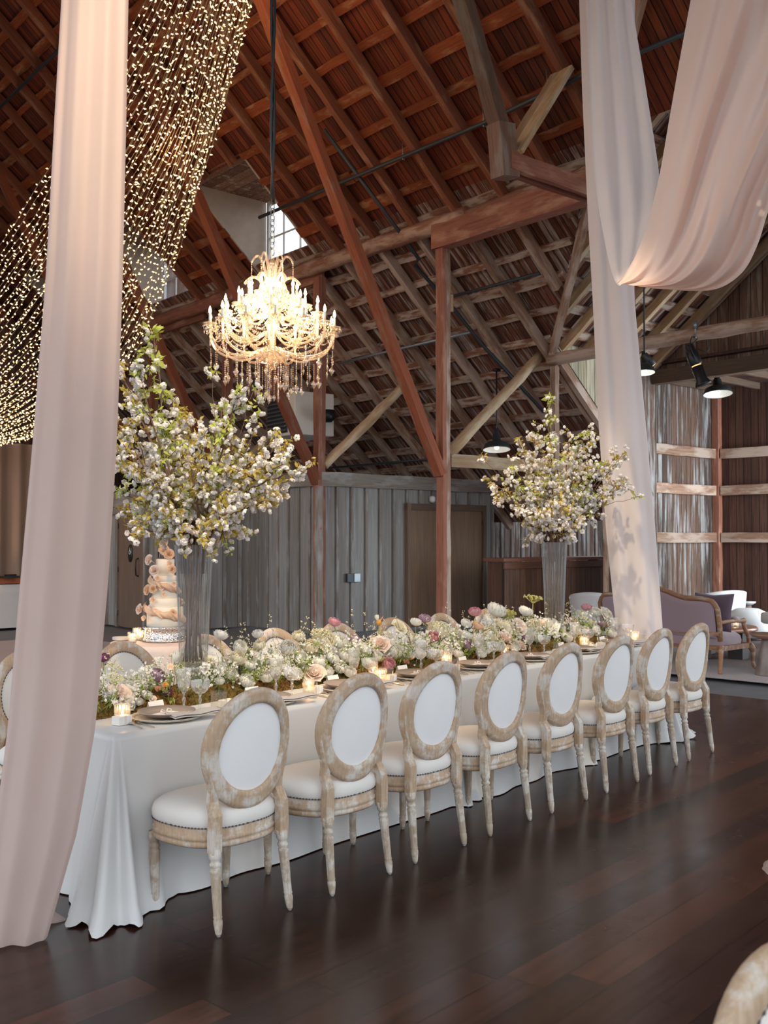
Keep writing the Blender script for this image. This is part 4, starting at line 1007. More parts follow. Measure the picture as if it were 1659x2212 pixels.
lamp('stage_beam', 'SPOT', P(1526, 850, 13.35), 500, (1.0, 0.72, 0.42), 0.03, target=(6.85, 4.4, 2.4), spot=0.13)
p = P(1392, 765, 14.0)
t2 = empty('small_spotlight', p, 0, 'small grey spotlight on the log next to the right drape, tilted down', 'spotlight')
mt = RT.copy(); dd = (RT * 0.7 - UP * 0.8).normalized()
MB().lathe([(0, 0), (0.04, 0.0), (0.045, 0.2), (0.0, 0.2)], 16, mtx=dd.to_track_quat('Z', 'Y').to_matrix().to_4x4()).build('barrel', M['iron'], t2)
MB().lathe([(0, 0.203), (0.03, 0.203)], 16, mtx=dd.to_track_quat('Z', 'Y').to_matrix().to_4x4()).build('lens', emit('small_lens', (1, 0.6, 0.25), 4), t2)
MB().tube([(0, 0, 0.0), (0, 0, 1.9)], 0.012, 6).build('clamp', M['iron'], t2)
# heater with louvres
M['heater'] = plain('cream_sheet_metal', (0.82, 0.78, 0.71), 0.45, var=0.06)
q0 = P(577, 948, 19.3); q1 = P(637, 938, 18.4); z0 = q0.z; z1 = P(577, 858, 19.3).z
wd = Vector((q1.x - q0.x, q1.y - q0.y, 0)); W_ = wd.length; hm = frame((q0.x, q0.y, z0), wd); H_ = z1 - z0; D_ = 0.85
he_ = empty('unit_heater'); he_.matrix_world = hm
tag(he_, 'cream louvred unit heater hung under the roof behind the chandelier', 'heater')
dsg = 1 if (hm.to_3x3() @ Vector((0, 1, 0))).dot(FW) > 0 else -1
MB().box((W_ / 2, dsg * D_ / 2, H_ / 2), (W_, D_, H_)).build('casing', M['heater'], he_, smooth=False, bevel=0.015)
MB().box((W_ * 0.40, -dsg * 0.012, H_ / 2), (W_ * 0.70, 0.03, H_ * 0.86)).build('grille', M['iron'], he_, smooth=False)
for i in range(9):
    MB().box((0, 0, 0), (W_ * 0.66, 0.07, 0.012), Matrix.Translation((W_ * 0.40, -dsg * 0.04, H_ * (0.13 + 0.092 * i))) @ Matrix.Rotation(dsg * 0.6, 4, 'X')).build('louvre', M['steel'], he_, smooth=False)
for x in (0.2, 0.8): MB().tube([(W_ * x, dsg * D_ / 2, H_), (W_ * x, dsg * D_ / 2, H_ + 1.15)], 0.012, 6).build('hanging_rod', M['steel'], he_)
mtr = MB().lathe([(0, 0), (0.16, 0), (0.16, 0.16), (0.1, 0.22), (0, 0.22)], 20, mtx=frame((0, 0, 0), (0, 0, 1))).build('fan_motor', M['black'], he_)
mtr.matrix_local = Matrix.Translation((W_ * 1.0 + 0.3, dsg * 0.5, H_ * 0.55)) @ Matrix.Rotation(PI / 2, 4, 'Y')
# small fittings on the shed wall
wq = PT(763, 1248, ST - 0.06)
ob = empty('outlet_box'); ob.matrix_world = frame(wq, BU)
tag(ob, 'grey double outlet box on the grey boarded wall left of the double door', 'outlet')
for s in (-1, 1): MB().box((s * 0.075, 0, 0), (0.14, 0.05, 0.15)).build('cover', M['iron'] if s < 0 else M['steel'], ob, smooth=False, bevel=0.006)
wq = PT(934, 1079, ST - 0.07)
ng = MB().lathe([(0.03, -0.06), (0.055, -0.03), (0.055, 0.04), (0.03, 0.06), (0, 0.06)], 16).build('wall_light', M['white'], mtx=Matrix.Translation(wq))
tag(ng, 'little white wall light fixed above the double door beside the post', 'wall light')
# wooden bar counter against the back
ba = empty('bar_counter'); bp = B(2.75, 1.35); ba.matrix_world = frame(bp, BU)
tag(ba, 'brown boarded bar counter behind the far vase', 'bar counter')
MB().box((1.45, 0.02, 0.6), (2.9, 0.06, 1.2)).build('front_panel', M['barwood'], ba, smooth=False)
MB().box((1.45, 0.2, 1.24), (3.0, 0.5, 0.06)).build('counter_top', M['bartop'], ba, smooth=False, bevel=0.008)
MB().box((1.45, -0.02, 1.14), (2.95, 0.04, 0.12)).build('top_rail', M['bartop'], ba, smooth=False, bevel=0.006)
MB().box((0.04, 0.22, 0.6), (0.06, 0.36, 1.2)).build('side_panel', M['barwood'], ba, smooth=False)
MB().box((2.86, 0.22, 0.6), (0.06, 0.36, 1.2)).build('side_panel', M['barwood'], ba, smooth=False)

for i, (px, py) in enumerate(((1645, 461), (1640, 440))):
    p = P(px, py, 9.5 + i * 0.4); gb_ = empty('globe_bulb', p); tag(gb_, ['lower glowing globe bulb peeping past the swag at the right edge', 'upper glowing globe bulb half behind the swag at the right edge'][i], 'light bulb')
    MB().lathe([(0, -.03), (.02, -.022), (.03, 0), (.02, .022), (.012, .035), (0, .035)], 16).build('globe', emit('globe_glow', (1, 0.72, 0.45), 8), gb_)
    MB().tube([(0, 0, .03), (0, 0, 4.5)], 0.005, 5).build('wire', M['black'], gb_)
# ------------------------------------------------------------------ flower shapes
def petal_ring(mb, n, r0, h, th, half, curl, off=0.0, nu=4, nv=4, ruf=0.0, sd=0):
    for k in range(n):
        a0 = off + 2 * PI * k / n; wob = math.sin(k * 2.4 + sd) * 0.12
        def fn(u, v):
            x = (u * 2 - 1); edge = 1 - 0.32 * x * x * v
            r = r0 * (0.35 + 0.65 * min(1, v * 2)) + h * math.sin(th + wob) * v + curl * v * v * (1 + 0.4 * x * x) + ruf * math.sin(x * 9 + k + sd) * v
            z = h * math.cos(th + wob) * v * edge - curl * 0.45 * v ** 3 + ruf * math.cos(x * 11 + k) * v * 0.6
            ph = a0 + x * half * (0.45 + 0.75 * math.sin(PI * min(1, 0.15 + 0.6 * v)))
            return (r * math.cos(ph), r * math.sin(ph), z)
        mb.grid(fn, nu, nv)
def sph_ring(mb, n, R, a1, half, off=0.0, a0=0.25, nu=4, nv=4, ruf=0.0):
    for k in range(n):
        b = off + 2 * PI * k / n
        def fn(u, v):
            x = u * 2 - 1; a = a0 + (a1 - a0) * v * (1 - 0.12 * x * x); rr = R * (1 + 0.04 * v + ruf * math.sin(x * 8 + k * 1.7) * v)
            ph = b + x * half * (0.55 + 0.45 * math.sin(PI * v))
            return (rr * math.sin(a) * math.cos(ph), rr * math.sin(a) * math.sin(ph), 0.5 - 0.95 * rr * math.cos(a) * 0.9)
        mb.grid(fn, nu, nv)
def t_rose():
    m = MB()
    for i, (n, r0, h, th, half, cu) in enumerate([(3, .10, .95, .02, 1.1, 0), (4, .22, .95, .06, .9, .03), (5, .36, .92, .15, .8, .08), (5, .5, .82, .3, .72, .16), (6, .6, .66, .55, .62, .25)]): petal_ring(m, n, r0, h, th, half, cu, i * 0.7, sd=i)
    return m.arr()
def t_open():
    m = MB()
    for i, (n, r0, h, th, half, cu) in enumerate([(5, .08, .8, .7, .6, .12), (5, .06, .62, .35, .6, .06)]): petal_ring(m, n, r0, h, th, half, cu, i * 0.6, ruf=0.05, sd=i)
    m.lathe([(.08, 0), (.14, .12), (.1, .22), (0, .25)], 8); return m.arr()
def t_ranunc():
    m = MB()
    for i, (n, R, a1) in enumerate([(4, .30, 2.75), (5, .45, 2.6), (6, .6, 2.4), (7, .74, 2.15), (8, .87, 1.9), (8, 1.0, 1.62)]): sph_ring(m, n, R, a1, 4.4 / n, i * 0.5)
    return m.arr()
def t_carn():
    m = MB()
    for i, (n, R, a1) in enumerate([(6, .4, 2.9), (8, .6, 2.6), (9, .78, 2.3), (10, .92, 2.0), (10, 1.0, 1.65)]): sph_ring(m, n, R, a1, 4.4 / n, i * 0.4, ruf=0.10, nu=5)
    return m.arr()
def t_tulip():
    m = MB(); petal_ring(m, 3, .5, 1.5, .05, .8, -.12, 0); petal_ring(m, 3, .55, 1.4, .1, .8, -.08, PI / 3); return m.arr()
def t_blossom(sd):
    rr = random.Random(sd); m = MB()
    for i, (n, R, a1) in enumerate([(4, .6, 2.3), (5, .85, 1.95), (5, 1.0, 1.5)]): sph_ring(m, n, R, a1, 3.0 / n, i * 0.7 + rr.random(), nu=3, nv=3, ruf=0.1)
    return m.arr()
T_ROSE, T_RAN, T_CARN, T_TUL, T_OPEN = t_rose(), t_ranunc(), t_carn(), t_tulip(), t_open()
T_BLO = [t_blossom(i) for i in range(4)]
T_LEAF = (np.array([(0, 0, 0), (-.22, .4, .05), (0, .45, -.04), (.22, .4, .05), (0, 1, .12)], float), [(0, 2, 1), (0, 3, 2), (1, 2, 4), (2, 3, 4)])
_m = MB()
for _k in range(5):
    _a = 2 * PI * _k / 5; _r = lambda r, a, z: (r * math.cos(a), r * math.sin(a), z)
    _m.add([(0, 0, -.15), _r(.75, _a - .5, .1), _r(1, _a, .25), _r(.75, _a + .5, .1)], [(0, 1, 2, 3)])
T_FLO = _m.arr()
T_OCT = (octa[0] * np.array([1, 1, .8]), octa[1])
def petal_mat(name, a, b, tr=0.3):
    m, nt, out = newmat(name); n = N(nt); tc = n.new('ShaderNodeTexCoord').outputs['Object']
    c = n.mix(n.ramp(n.noise(tc, 45, 3), [(0.3, 0), (0.7, 1)]), a, b)
    sh = n.bsdf(c, 0.6, 0, 0.25); t = n.new('ShaderNodeBsdfTranslucent'); n.link(c, t.inputs[0])
    mx = n.new('ShaderNodeMixShader'); mx.inputs[0].default_value = tr; n.link(sh, mx.inputs[1]); n.link(t.outputs[0], mx.inputs[2]); n.link(mx.outputs[0], out.inputs[0]); return m
PM = {'white': petal_mat('white_petal', (0.86, 0.84, 0.76), (0.90, 0.89, 0.84)), 'cream': petal_mat('cream_petal', (0.86, 0.80, 0.60), (0.88, 0.84, 0.70)), 'blush': petal_mat('blush_petal', (0.84, 0.66, 0.56), (0.88, 0.76, 0.68)),
      'mauve': petal_mat('mauve_petal', (0.40, 0.27, 0.36), (0.55, 0.40, 0.47)), 'plum': petal_mat('plum_petal', (0.20, 0.06, 0.14), (0.32, 0.10, 0.22)), 'pink': petal_mat('pink_petal', (0.62, 0.28, 0.33), (0.76, 0.46, 0.48)),
      'peach': petal_mat('peach_petal', (0.86, 0.58, 0.38), (0.88, 0.70, 0.52)), 'orange': petal_mat('orange_petal', (0.70, 0.30, 0.05), (0.82, 0.48, 0.12)), 'rust': petal_mat('rust_petal', (0.42, 0.16, 0.10), (0.55, 0.27, 0.18)),
      'lime': petal_mat('yellow_green_umbel', (0.55, 0.52, 0.14), (0.68, 0.64, 0.28)), 'pale': petal_mat('pale_umbel', (0.74, 0.70, 0.44), (0.84, 0.81, 0.60)), 'cherry': petal_mat('cherry_blossom', (0.86, 0.80, 0.76), (0.92, 0.91, 0.90), 0.35)}
M['leaf'] = petal_mat('fresh_leaf', (0.20, 0.27, 0.05), (0.34, 0.42, 0.10), 0.35)
M['gold'] = petal_mat('young_bronze_leaf', (0.46, 0.33, 0.06), (0.60, 0.52, 0.12), 0.4)
M['goldg'] = petal_mat('young_green_leaf', (0.44, 0.50, 0.09), (0.62, 0.66, 0.17), 0.4)
M['stem'] = plain('green_stem', (0.24, 0.30, 0.10), 0.6)
M['bark'] = plain('cherry_bark', (0.15, 0.085, 0.055), 0.8, var=0.4, scale=60, bump=0.3)
M['twig'] = plain('brown_twig', (0.20, 0.13, 0.06), 0.8)
def mossmat():
    m, nt, out = newmat('dry_moss'); n = N(nt); tc = n.new('ShaderNodeTexCoord').outputs['Object']
    g = n.noise(tc, 70, 6, 0.7); f = n.noise(tc, 9, 3)
    c = n.mix(n.ramp(f, [(0.4, 0), (0.6, 1)]), (0.21, 0.165, 0.045), (0.36, 0.185, 0.05)); c = n.mix(n.ramp(g, [(0.35, 0), (0.58, 1)]), (0.07, 0.05, 0.018), c)
    n.link(n.bsdf(c, 0.95, 0, 0.1, g, 1.0, 0.02), out.inputs[0]); return m
M['moss'] = mossmat()
def rot_to(d, spin=0.0):
    d = Vector(d).normalized(); return d.to_track_quat('Z', 'Y').to_matrix().to_4x4() @ Matrix.Rotation(spin, 4, 'Z')
def rdir(up=0.0):
    while True:
        v = Vector((random.uniform(-1, 1), random.uniform(-1, 1), random.uniform(-1, 1)))
        if 0.05 < v.length < 1: v.normalize(); v.z += up; return v.normalized()

# ------------------------------------------------------------------ crystal and glass
M['crystal'] = glassy('cut_crystal', (0.97, 0.96, 0.95), 0.16, 0.03, (1, 0.97, 0.94), 1.0, 0.14)
M['glass'] = glassy('clear_glass', (0.98, 0.98, 0.98), 0.05, 0.03, (1, 1, 1), 0.9)
M['vaseglass'] = glassy('ribbed_vase_glass', (0.98, 0.99, 0.99), 0.045, 0.015, (1, 1, 1), 1.25, 0.10, 1.8)
M['water'] = glassy('water', (0.93, 0.91, 0.87), 0.0, 0.02, (1, 1, 1), 0.15)
M['flame'] = emit('candle_flame', (1.0, 0.62, 0.25), 18.0)
M['wax'] = plain('candle_wax', (0.85, 0.78, 0.66), 0.5)

# ------------------------------------------------------------------ tall vases of cherry branches
VY = 4.38
def vx(px):                                     # X where the sight line meets Y = VY
    return PY(px, 1400, VY).x
def make_vase():
    o = empty('tall_vase')
    foot = [(0.075, 0.0), (0.08, 0.006), (0.072, 0.02), (0.035, 0.04), (0.024, 0.07), (0.034, 0.085), (0.024, 0.10), (0.03, 0.12), (0.058, 0.15), (0.072, 0.165), (0.078, 0.18)]
    MB().lathe(foot, 48, flute=lambda a, z: 0.03 * math.cos(16 * a)).build('foot', M['crystal'], o)
    fl = lambda a, z: 0.055 * math.cos(20 * a) * min(1, max(0, (z - 0.18) / 0.1))
    MB().lathe([(0.0, 0.182), (0.066, 0.182), (0.073, 0.20), (0.075, 0.26), (0.080, 0.42), (0.087, 0.60), (0.096, 0.78), (0.100, 0.83)], 208, flute=fl, cap=False).build('body', M['vaseglass'], o)
    MB().lathe([(0.0, 0.19), (0.066, 0.192), (0.072, 0.26), (0.077, 0.42), (0.084, 0.60), (0.091, 0.74), (0.0, 0.742)], 32).build('water', M['water'], o)
    return o
v1 = make_vase(); X1 = vx(418); v1.location = (X1, VY, TZ + 0.008)
tag(v1, 'tall ribbed glass vase on a foot near the left end of the table', 'vase', 'tall glass vases')
v2 = copy_tree(v1); X2 = vx(1198); v2.location = (X2, VY, TZ + 0.008)
tag(v2, 'tall ribbed glass vase on a foot near the far right end of the table', 'vase', 'tall glass vases')

def bez(a, b, c, d, t): s = 1 - t; return a * s ** 3 + b * 3 * s * s * t + c * 3 * s * t * t + d * t ** 3
def branches(X, tips, seed, label, dens=1.0, dsp=0.42, leafy=1.0):
    random.seed(seed)
    base = Vector((X, VY, TZ + 0.21)); rim = TZ + 0.84; d0 = (base - EY).dot(FW)
    root = empty('cherry_branches', base); tag(root, label, 'branches', 'cherry branch arrangements')
    for (px, py, kind) in tips:
        tip = P(px, py, d0 + random.uniform(-dsp, dsp) * (0.4 if kind == 't' else 1))
        a = base + Vector((random.uniform(-.045, .045), random.uniform(-.045, .045), 0))
        dirx = Vector((tip.x - X, tip.y - VY, 0)); dl_ = dirx.length
        rp = Vector((X, VY, rim)) + (dirx.normalized() * 0.055 if dl_ > 0.02 else Vector((0, 0, 0))) + Vector((random.uniform(-.02, .02), random.uniform(-.02, .02), 0))
        L = (tip - rp).length
        up = (rp - a).normalized()
        c1 = rp + up * L * 0.35 + dirx.normalized() * 0.08 * L; c2 = tip - (tip - rp).normalized() * L * 0.3 + UP * (0.10 * L if tip.z < rim + 0.5 else -0.03 * L)
        if tips.index((px, py, kind)) % 2: a = a.lerp(rp, 0.75)
        pts = [a - base, (a + rp) / 2 - base] + [bez(rp, c1, c2, tip, i / 14) - base + rdir() * 0.008 for i in range(15)]
        r0 = 0.009 if kind != 's' else 0.004
        br = MB().tube(pts, [r0 * (0.55 if i < 2 else 1 - 0.72 * i / 16) for i in range(17)], 6); blo = MB(); lf = MB()
        def cluster(q, k, big=1.0):
            for _ in range(k):
                p = q + rdir(-0.15) * random.uniform(0.012, 0.038); s = random.uniform(0.014, 0.0215) * big
                dd = rdir(-0.1)
                blo.tpl(random.choice(T_BLO), Matrix.Translation(p) @ rot_to(dd, random.uniform(0, 6)) @ Matrix.Diagonal((s, s, s * 0.85, 1)))
        def leaves(q, k, sz=1.0):
            for _ in range(k):
                s = random.uniform(0.022, 0.044) * sz
                lf.tpl(T_LEAF, Matrix.Translation(q + rdir() * 0.012) @ rot_to(rdir(0.3), random.uniform(0, 6)) @ Matrix.Rotation(-0.9, 4, 'X') @ Matrix.Diagonal((s * 1.1, s, s, 1)))
        main = pts[3:]
        nt = int((5 + L * 13) * dens) if kind != 's' else 3
        for j in range(nt):
            f = random.uniform(0.18, 1.0) if kind != 't' else random.uniform(0.1, 1.0)
            i = min(int(f * 13), 12); q = main[i].lerp(main[i + 1], f * 13 - i) if f < 1 else main[-1]
            out = (rdir(0.25) + (main[min(i + 1, 13)] - main[max(i - 1, 0)]).normalized() * 0.8).normalized()
            tl_ = random.uniform(0.05, 0.17) * (1.1 - 0.4 * f); e = q + out * tl_
            br.tube([q, q.lerp(e, 0.5) + rdir() * 0.008, e], [0.0028, 0.002, 0.0012], 4)
            for g in (0.35, 0.7, 1.0):
                cq = q.lerp(e, g)
                if random.random() < 0.72: cluster(cq + UP * -0.012, random.choice((1, 2, 2, 3)))
                if random.random() < 0.85 * leafy: leaves(cq, random.choice((4, 5, 6)))
        if kind == 't': leaves(main[-1], 12, 1.8); leaves(main[-3], 9, 1.7); leaves(main[-5], 8, 1.6)
        else: cluster(main[-1], 2); leaves(main[-1], 4)
        b = br.build('branch', M['bark'], root)
        if blo.v: blo.build('blossoms', PM['cherry'], b, kind='stuff')
        if lf.v: lf.build('leaves', M['goldg'] if kind == 't' or random.random() < 0.3 else M['gold'], b, kind='stuff')
    return root
t1 = [(332, 712, 't'), (262, 800, 'n'), (290, 860, 'n'), (248, 900, 'n'), (252, 985, 'n'), (256, 1060, 'n'), (262, 1115, 'n'), (298, 1150, 's'), (318, 1120, 'n'), (300, 800, 'n'), (372, 850, 'n'), (398, 905, 'n'), (458, 800, 's'), (478, 880, 'n'), (512, 850, 'n'), (548, 835, 's'), (556, 915, 's'), (596, 965, 'n'), (628, 950, 'n'), (648, 1015, 'n'), (622, 1000, 'n'), (612, 1050, 'n'), (588, 1080, 'n'), (562, 1085, 's'), (545, 1150, 's'), (525, 985, 'n'), (500, 1085, 'n'), (352, 960, 'n'), (440, 930, 'n'), (420, 1020, 'n'), (470, 1000, 'n'), (330, 1030, 'n'), (380, 1080, 'n'), (545, 940, 'n'), (290, 940, 'n'), (455, 1090, 'n'), (350, 900, 'n'), (300, 1020, 'n'), (345, 1145, 'n'), (395, 1158, 'n'), (440, 1152, 'n'), (485, 1148, 'n'), (520, 1105, 'n'), (310, 1088, 'n'), (365, 1112, 'n'), (415, 1085, 'n'), (600, 1030, 'n'), (395, 970, 'n'), (270, 960, 'n')]
branches(X1, t1, 11, 'wide spray of white cherry blossom branches in the nearer vase at the left', 0.95, 0.36)
t2 = [(1186, 862, 't'), (1040, 985, 's'), (1048, 1035, 'n'), (1078, 1075, 'n'), (1122, 960, 'n'), (1112, 1010, 'n'), (1150, 940, 'n'), (1190, 960, 'n'), (1230, 945, 'n'), (1262, 935, 'n'), (1285, 950, 'n'), (1330, 985, 'n'), (1350, 975, 's'), (1352, 1030, 'n'), (1388, 1072, 's'), (1310, 1060, 'n'), (1290, 1110, 'n'), (1250, 1140, 'n'), (1130, 1100, 'n'), (1130, 1165, 's'), (1150, 1060, 'n'), (1180, 1040, 'n'), (1220, 1030, 'n'), (1250, 1050, 'n'), (1205, 1000, 'n'), (1165, 1110, 'n'), (1225, 1100, 'n'), (1095, 1020, 'n'), (1290, 1010, 'n'), (1195, 1090, 'n'), (1150, 1000, 'n'), (1245, 990, 'n'), (1160, 1160, 'n'), (1195, 1152, 'n'), (1228, 1155, 'n'), (1140, 1132, 'n'), (1210, 1120, 'n'), (1178, 1120, 'n'), (1270, 1080, 'n')]
branches(X2, t2, 21, 'upright spray of white cherry blossom branches in the far vase beside the right drape', 1.15, 0.36, 0.7)
random.seed(5)

# ------------------------------------------------------------------ flower runner in six arrangements
seg = [(2.52, 3.15, 'low mossy arrangement with a mauve rose at the drape end of the table'), (3.15, 3.95, 'flower arrangement around the foot of the nearer tall vase, full of white buds'), (3.95, 4.75, 'white ranunculus and umbel arrangement right of the nearer tall vase'), (4.75, 5.6, 'arrangement with a slipper orchid in the middle of the table'), (5.6, 6.45, 'arrangement with tall white carnation and scabious left of the far vase'), (6.45, 7.42, 'arrangement of roses and yellow dill around the foot of the far vase')]
def itp(tab, x):
    for (x0, y0), (x1, y1) in zip(tab, tab[1:]):
        if x <= x1: return y0 + (y1 - y0) * (x - x0) / (x1 - x0)
    return tab[-1][1]
CREST = [(190, 1425), (330, 1430), (480, 1385), (600, 1380), (720, 1370), (820, 1360), (1000, 1345), (1100, 1330), (1200, 1335), (1340, 1335)]
BASE = [(190, 1565), (480, 1510), (720, 1466), (900, 1440), (1100, 1407), (1340, 1374)]
def fpos(px, py):
    f = (py - itp(CREST, px)) / (itp(BASE, px) - itp(CREST, px)); f = max(-0.15, min(1.0, f))
    return PY(px, py, 4.44 - 0.24 * f)
arr = []
for i, (a, b, lab) in enumerate(seg):
    o = empty('flower_arrangement', ((a + b) / 2, 4.41, TZ + 0.008)); tag(o, lab, 'flower arrangement', 'flower runner on the long table'); arr.append(o)
    cxx = (a + b) / 2
    def mo(u, v):
        x = a - 0.03 + (b - a + 0.06) * u; w = 0.175 + 0.03 * noise.noise(Vector((x * 4, 1.0, 0)))
        yy = (v * 2 - 1); h = 0.085 * (1 - abs(yy) ** 2.6) * (0.8 + 0.5 * noise.noise(Vector((x * 9, yy * 3, 2)))) * min(1, min(u, 1 - u) * 14 + 0.25)
        nz = noise.noise(Vector((x * 60, yy * 12, 5))) * 0.012
        return (x - cxx, yy * (w + nz), max(0.0, h + nz))
    MB().grid(mo, 90, 30).build('moss_bed', M['moss'], o)
    hair = MB()
    for k in range(1500):
        u, v = random.random(), random.choice((random.uniform(0.0, 0.2), random.uniform(0.0, 0.35), random.uniform(0.65, 1.0)))
        q = Vector(mo(u, v)); d = rdir(0.2) * random.uniform(0.012, 0.03); s = rdir() * 0.0022
        hair.add([q - s, q + s, q + d * 0.6 + rdir() * 0.004 + s * 0.6, q + d], [(0, 1, 2), (0, 2, 3)])
    hair.build('moss_strands', M['moss'], o, kind='stuff')
    # greenery
    n_ = (b - a) / 0.8; st = MB(); lf = MB(); bab = MB(); um = MB(); sp = MB()
    low = i == 0
    for k in range(int(150 * n_)):
        x = random.uniform(a, b); y = 4.41 + random.gauss(0, 0.10); h = random.uniform(0.07, 0.22) * (0.75 if low else 1.0) * (1 - 0.35 * min(1, abs(y - 4.41) / 0.2))
        if y < 4.23 or y > 4.64: continue
        p0 = Vector((x - cxx, y - 4.41, 0.03)); p1 = p0 + Vector((random.uniform(-.05, .05), (y - 4.41) * 0.3 + random.uniform(-.03, .03), h))
        st.tube([p0, p0.lerp(p1, 0.5) + rdir() * 0.01, p1], [0.0016, 0.0013, 0.001], 3, False)
        r = random.random()
        if r < 0.62:
            for _ in range(9):
                q = p0.lerp(p1, random.uniform(0.3, 1.0)); s = random.uniform(0.018, 0.036)
                lf.tpl(T_LEAF, Matrix.Translation(q) @ rot_to(rdir(0.3), random.uniform(0, 6)) @ Matrix.Rotation(-0.8, 4, 'X') @ Matrix.Scale(s, 4))
        if r > 0.5:
            for _ in range(11):
                q = p1 + rdir(0.1) * random.uniform(0.005, 0.05); s = random.uniform(0.006, 0.0115)
                bab.tpl(T_FLO, Matrix.Translation(q) @ rot_to(rdir(0.3), random.uniform(0, 6)) @ Matrix.Scale(s, 4))
    for k in range(int(9 * n_)):                # broad frothy umbels
        x = random.uniform(a + 0.02, b - 0.02); y = 4.44 + random.gauss(0, 0.085); h = random.uniform(0.12, 0.24) * (0.8 if low else 1); R = random.uniform(0.035, 0.06)
        p1 = Vector((x - cxx, y - 4.41, h)); st.tube([Vector((x - cxx, y - 4.41, 0.02)), p1 - UP * R * 0.7], 0.002, 4, False)
        tilt = rot_to(Vector((random.uniform(-.5, .3), random.uniform(-.8, .2), 1)))
        for _ in range(85):
            rr_ = R * math.sqrt(random.random()); an = random.uniform(0, 6.28)
            q = p1 + tilt @ Vector((rr_ * math.cos(an), rr_ * math.sin(an), 0.35 * R * (1 - (rr_ / R) ** 2) + random.uniform(-.004, .004))); s = random.uniform(0.0032, 0.0062)
            um.tpl(T_OCT, Matrix.Translation(q) @ rot_to(rdir()) @ Matrix.Scale(s, 4))
    for k in range(int(9 * n_)):                 # budding twigs reaching above
        x = random.uniform(a, b); p0 = Vector((x - cxx, random.uniform(-.06, .1), 0.05)); h = random.uniform(0.2, 0.36) * (0.75 if low else 1)
        p1 = p0 + Vector((random.uniform(-.14, .14), random.uniform(-.06, .08), h)); pts = [bez(p0, p0 + UP * h * .4, p1 - UP * h * .3 + rdir() * 0.05, p1, j / 10) for j in range(11)]
        sp.tube(pts, [0.0018 - 0.0001 * j for j in range(11)], 4)
        for j in range(3, 11):
            for _ in range(4): um.tpl(T_OCT, Matrix.Translation(pts[j] + rdir() * 0.008) @ rot_to(rdir()) @ Matrix.Scale(random.uniform(0.003, 0.0055), 4))
    st.build('stems', M['stem'], o, kind='stuff'); lf.build('leaves', M['leaf'], o, kind='stuff'); bab.build('tiny_white_blossoms', PM['white'], o, kind='stuff')
    um.build('umbel_florets', PM['pale'], o, kind='stuff'); sp.build('twigs', M['twig'], o, kind='stuff')
FL = '''222 1418 ran plum 13 u|262 1497 rose blush 23|277 1514 rose white 17|282 1483 ran white 15|379 1423 tul white 14 u|343 1456 ran mauve 17|361 1493 ran plum 11|345 1486 open rust 14|358 1478 open orange 9|456 1431 rose cream 15|250 1470 carn white 12|318 1500 carn white 11|368 1440 open peach 10|330 1508 open blush 12|232 1500 carn white 10|300 1515 carn white 9
478 1368 ran white 15 u|475 1470 carn white 9|520 1397 ran white 15|557 1367 ran white 12 u|623 1398 carn white 17|652 1421 ran white 15|535 1470 carn white 16|500 1455 carn white 12|680 1452 rose blush 19|612 1440 carn white 15|575 1460 carn white 14|560 1392 carn cream 12|516 1420 carn cream 16|470 1440 carn white 12|585 1425 carn cream 14|640 1455 carn white 13|540 1435 carn white 12
723 1341 ran pink 13 u|765 1378 ran mauve 12 u|733 1384 carn white 16|700 1378 carn cream 22|748 1414 carn white 16|757 1449 ran white 14|720 1420 carn white 14|690 1428 carn white 15|735 1440 carn white 13|672 1395 carn cream 15|705 1450 carn white 14|645 1372 carn cream 13
820 1389 rose blush 18|840 1383 carn white 14|817 1417 ran white 11|840 1431 ran pink 14|899 1341 ran white 12 u|918 1334 carn mauve 12 u|952 1358 carn cream 20|970 1373 ran white 13|938 1373 ran pink 12|865 1352 rose cream 15|965 1403 carn white 15|882 1410 carn white 15|855 1405 carn white 16|885 1420 open orange 10|878 1428 open rust 9|910 1385 carn white 15|905 1410 carn white 14|790 1400 carn white 14|930 1410 carn white 12|800 1430 carn cream 12|990 1410 carn white 11
1026 1319 ran pink 13 u|1075 1315 carn white 19 u|1058 1341 carn white 15|1007 1371 carn white 13|1030 1385 ran cream 12|1013 1393 ran mauve 13|1094 1376 rose blush 18|1100 1330 carn lime 14|1120 1352 rose blush 17|1033 1350 ran peach 11|1060 1370 carn cream 18|1080 1395 carn white 12|1050 1398 carn white 13|1112 1395 carn white 12|1040 1408 carn white 12|1008 1345 carn white 11|1100 1357 carn cream 16|1085 1347 carn cream 14
1137 1318 carn white 14 u|1140 1379 ran mauve 12|1185 1352 rose white 18|1170 1345 open peach 10|1238 1341 rose blush 13|1280 1396 ran white 13|1322 1365 ran white 12|1312 1326 rose white 15|1287 1321 ran white 12|1267 1309 ran pink 11 u|1300 1345 ran mauve 9|1266 1358 open peach 10|1256 1325 carn white 11|1290 1362 ran white 12|1125 1392 rose blush 12|1155 1350 carn cream 14|1210 1355 carn white 13|1160 1375 carn white 12|1225 1375 carn white 12|1250 1360 carn white 11|1205 1340 carn cream 12|1280 1345 carn white 10|1310 1385 carn white 9|1330 1345 carn white 9'''
TP = {'rose': (T_ROSE, 'rose'), 'ran': (T_RAN, 'ranunculus'), 'carn': (T_CARN, 'carnation'), 'tul': (T_TUL, 'tulip'), 'open': (T_OPEN, 'helleborus')}
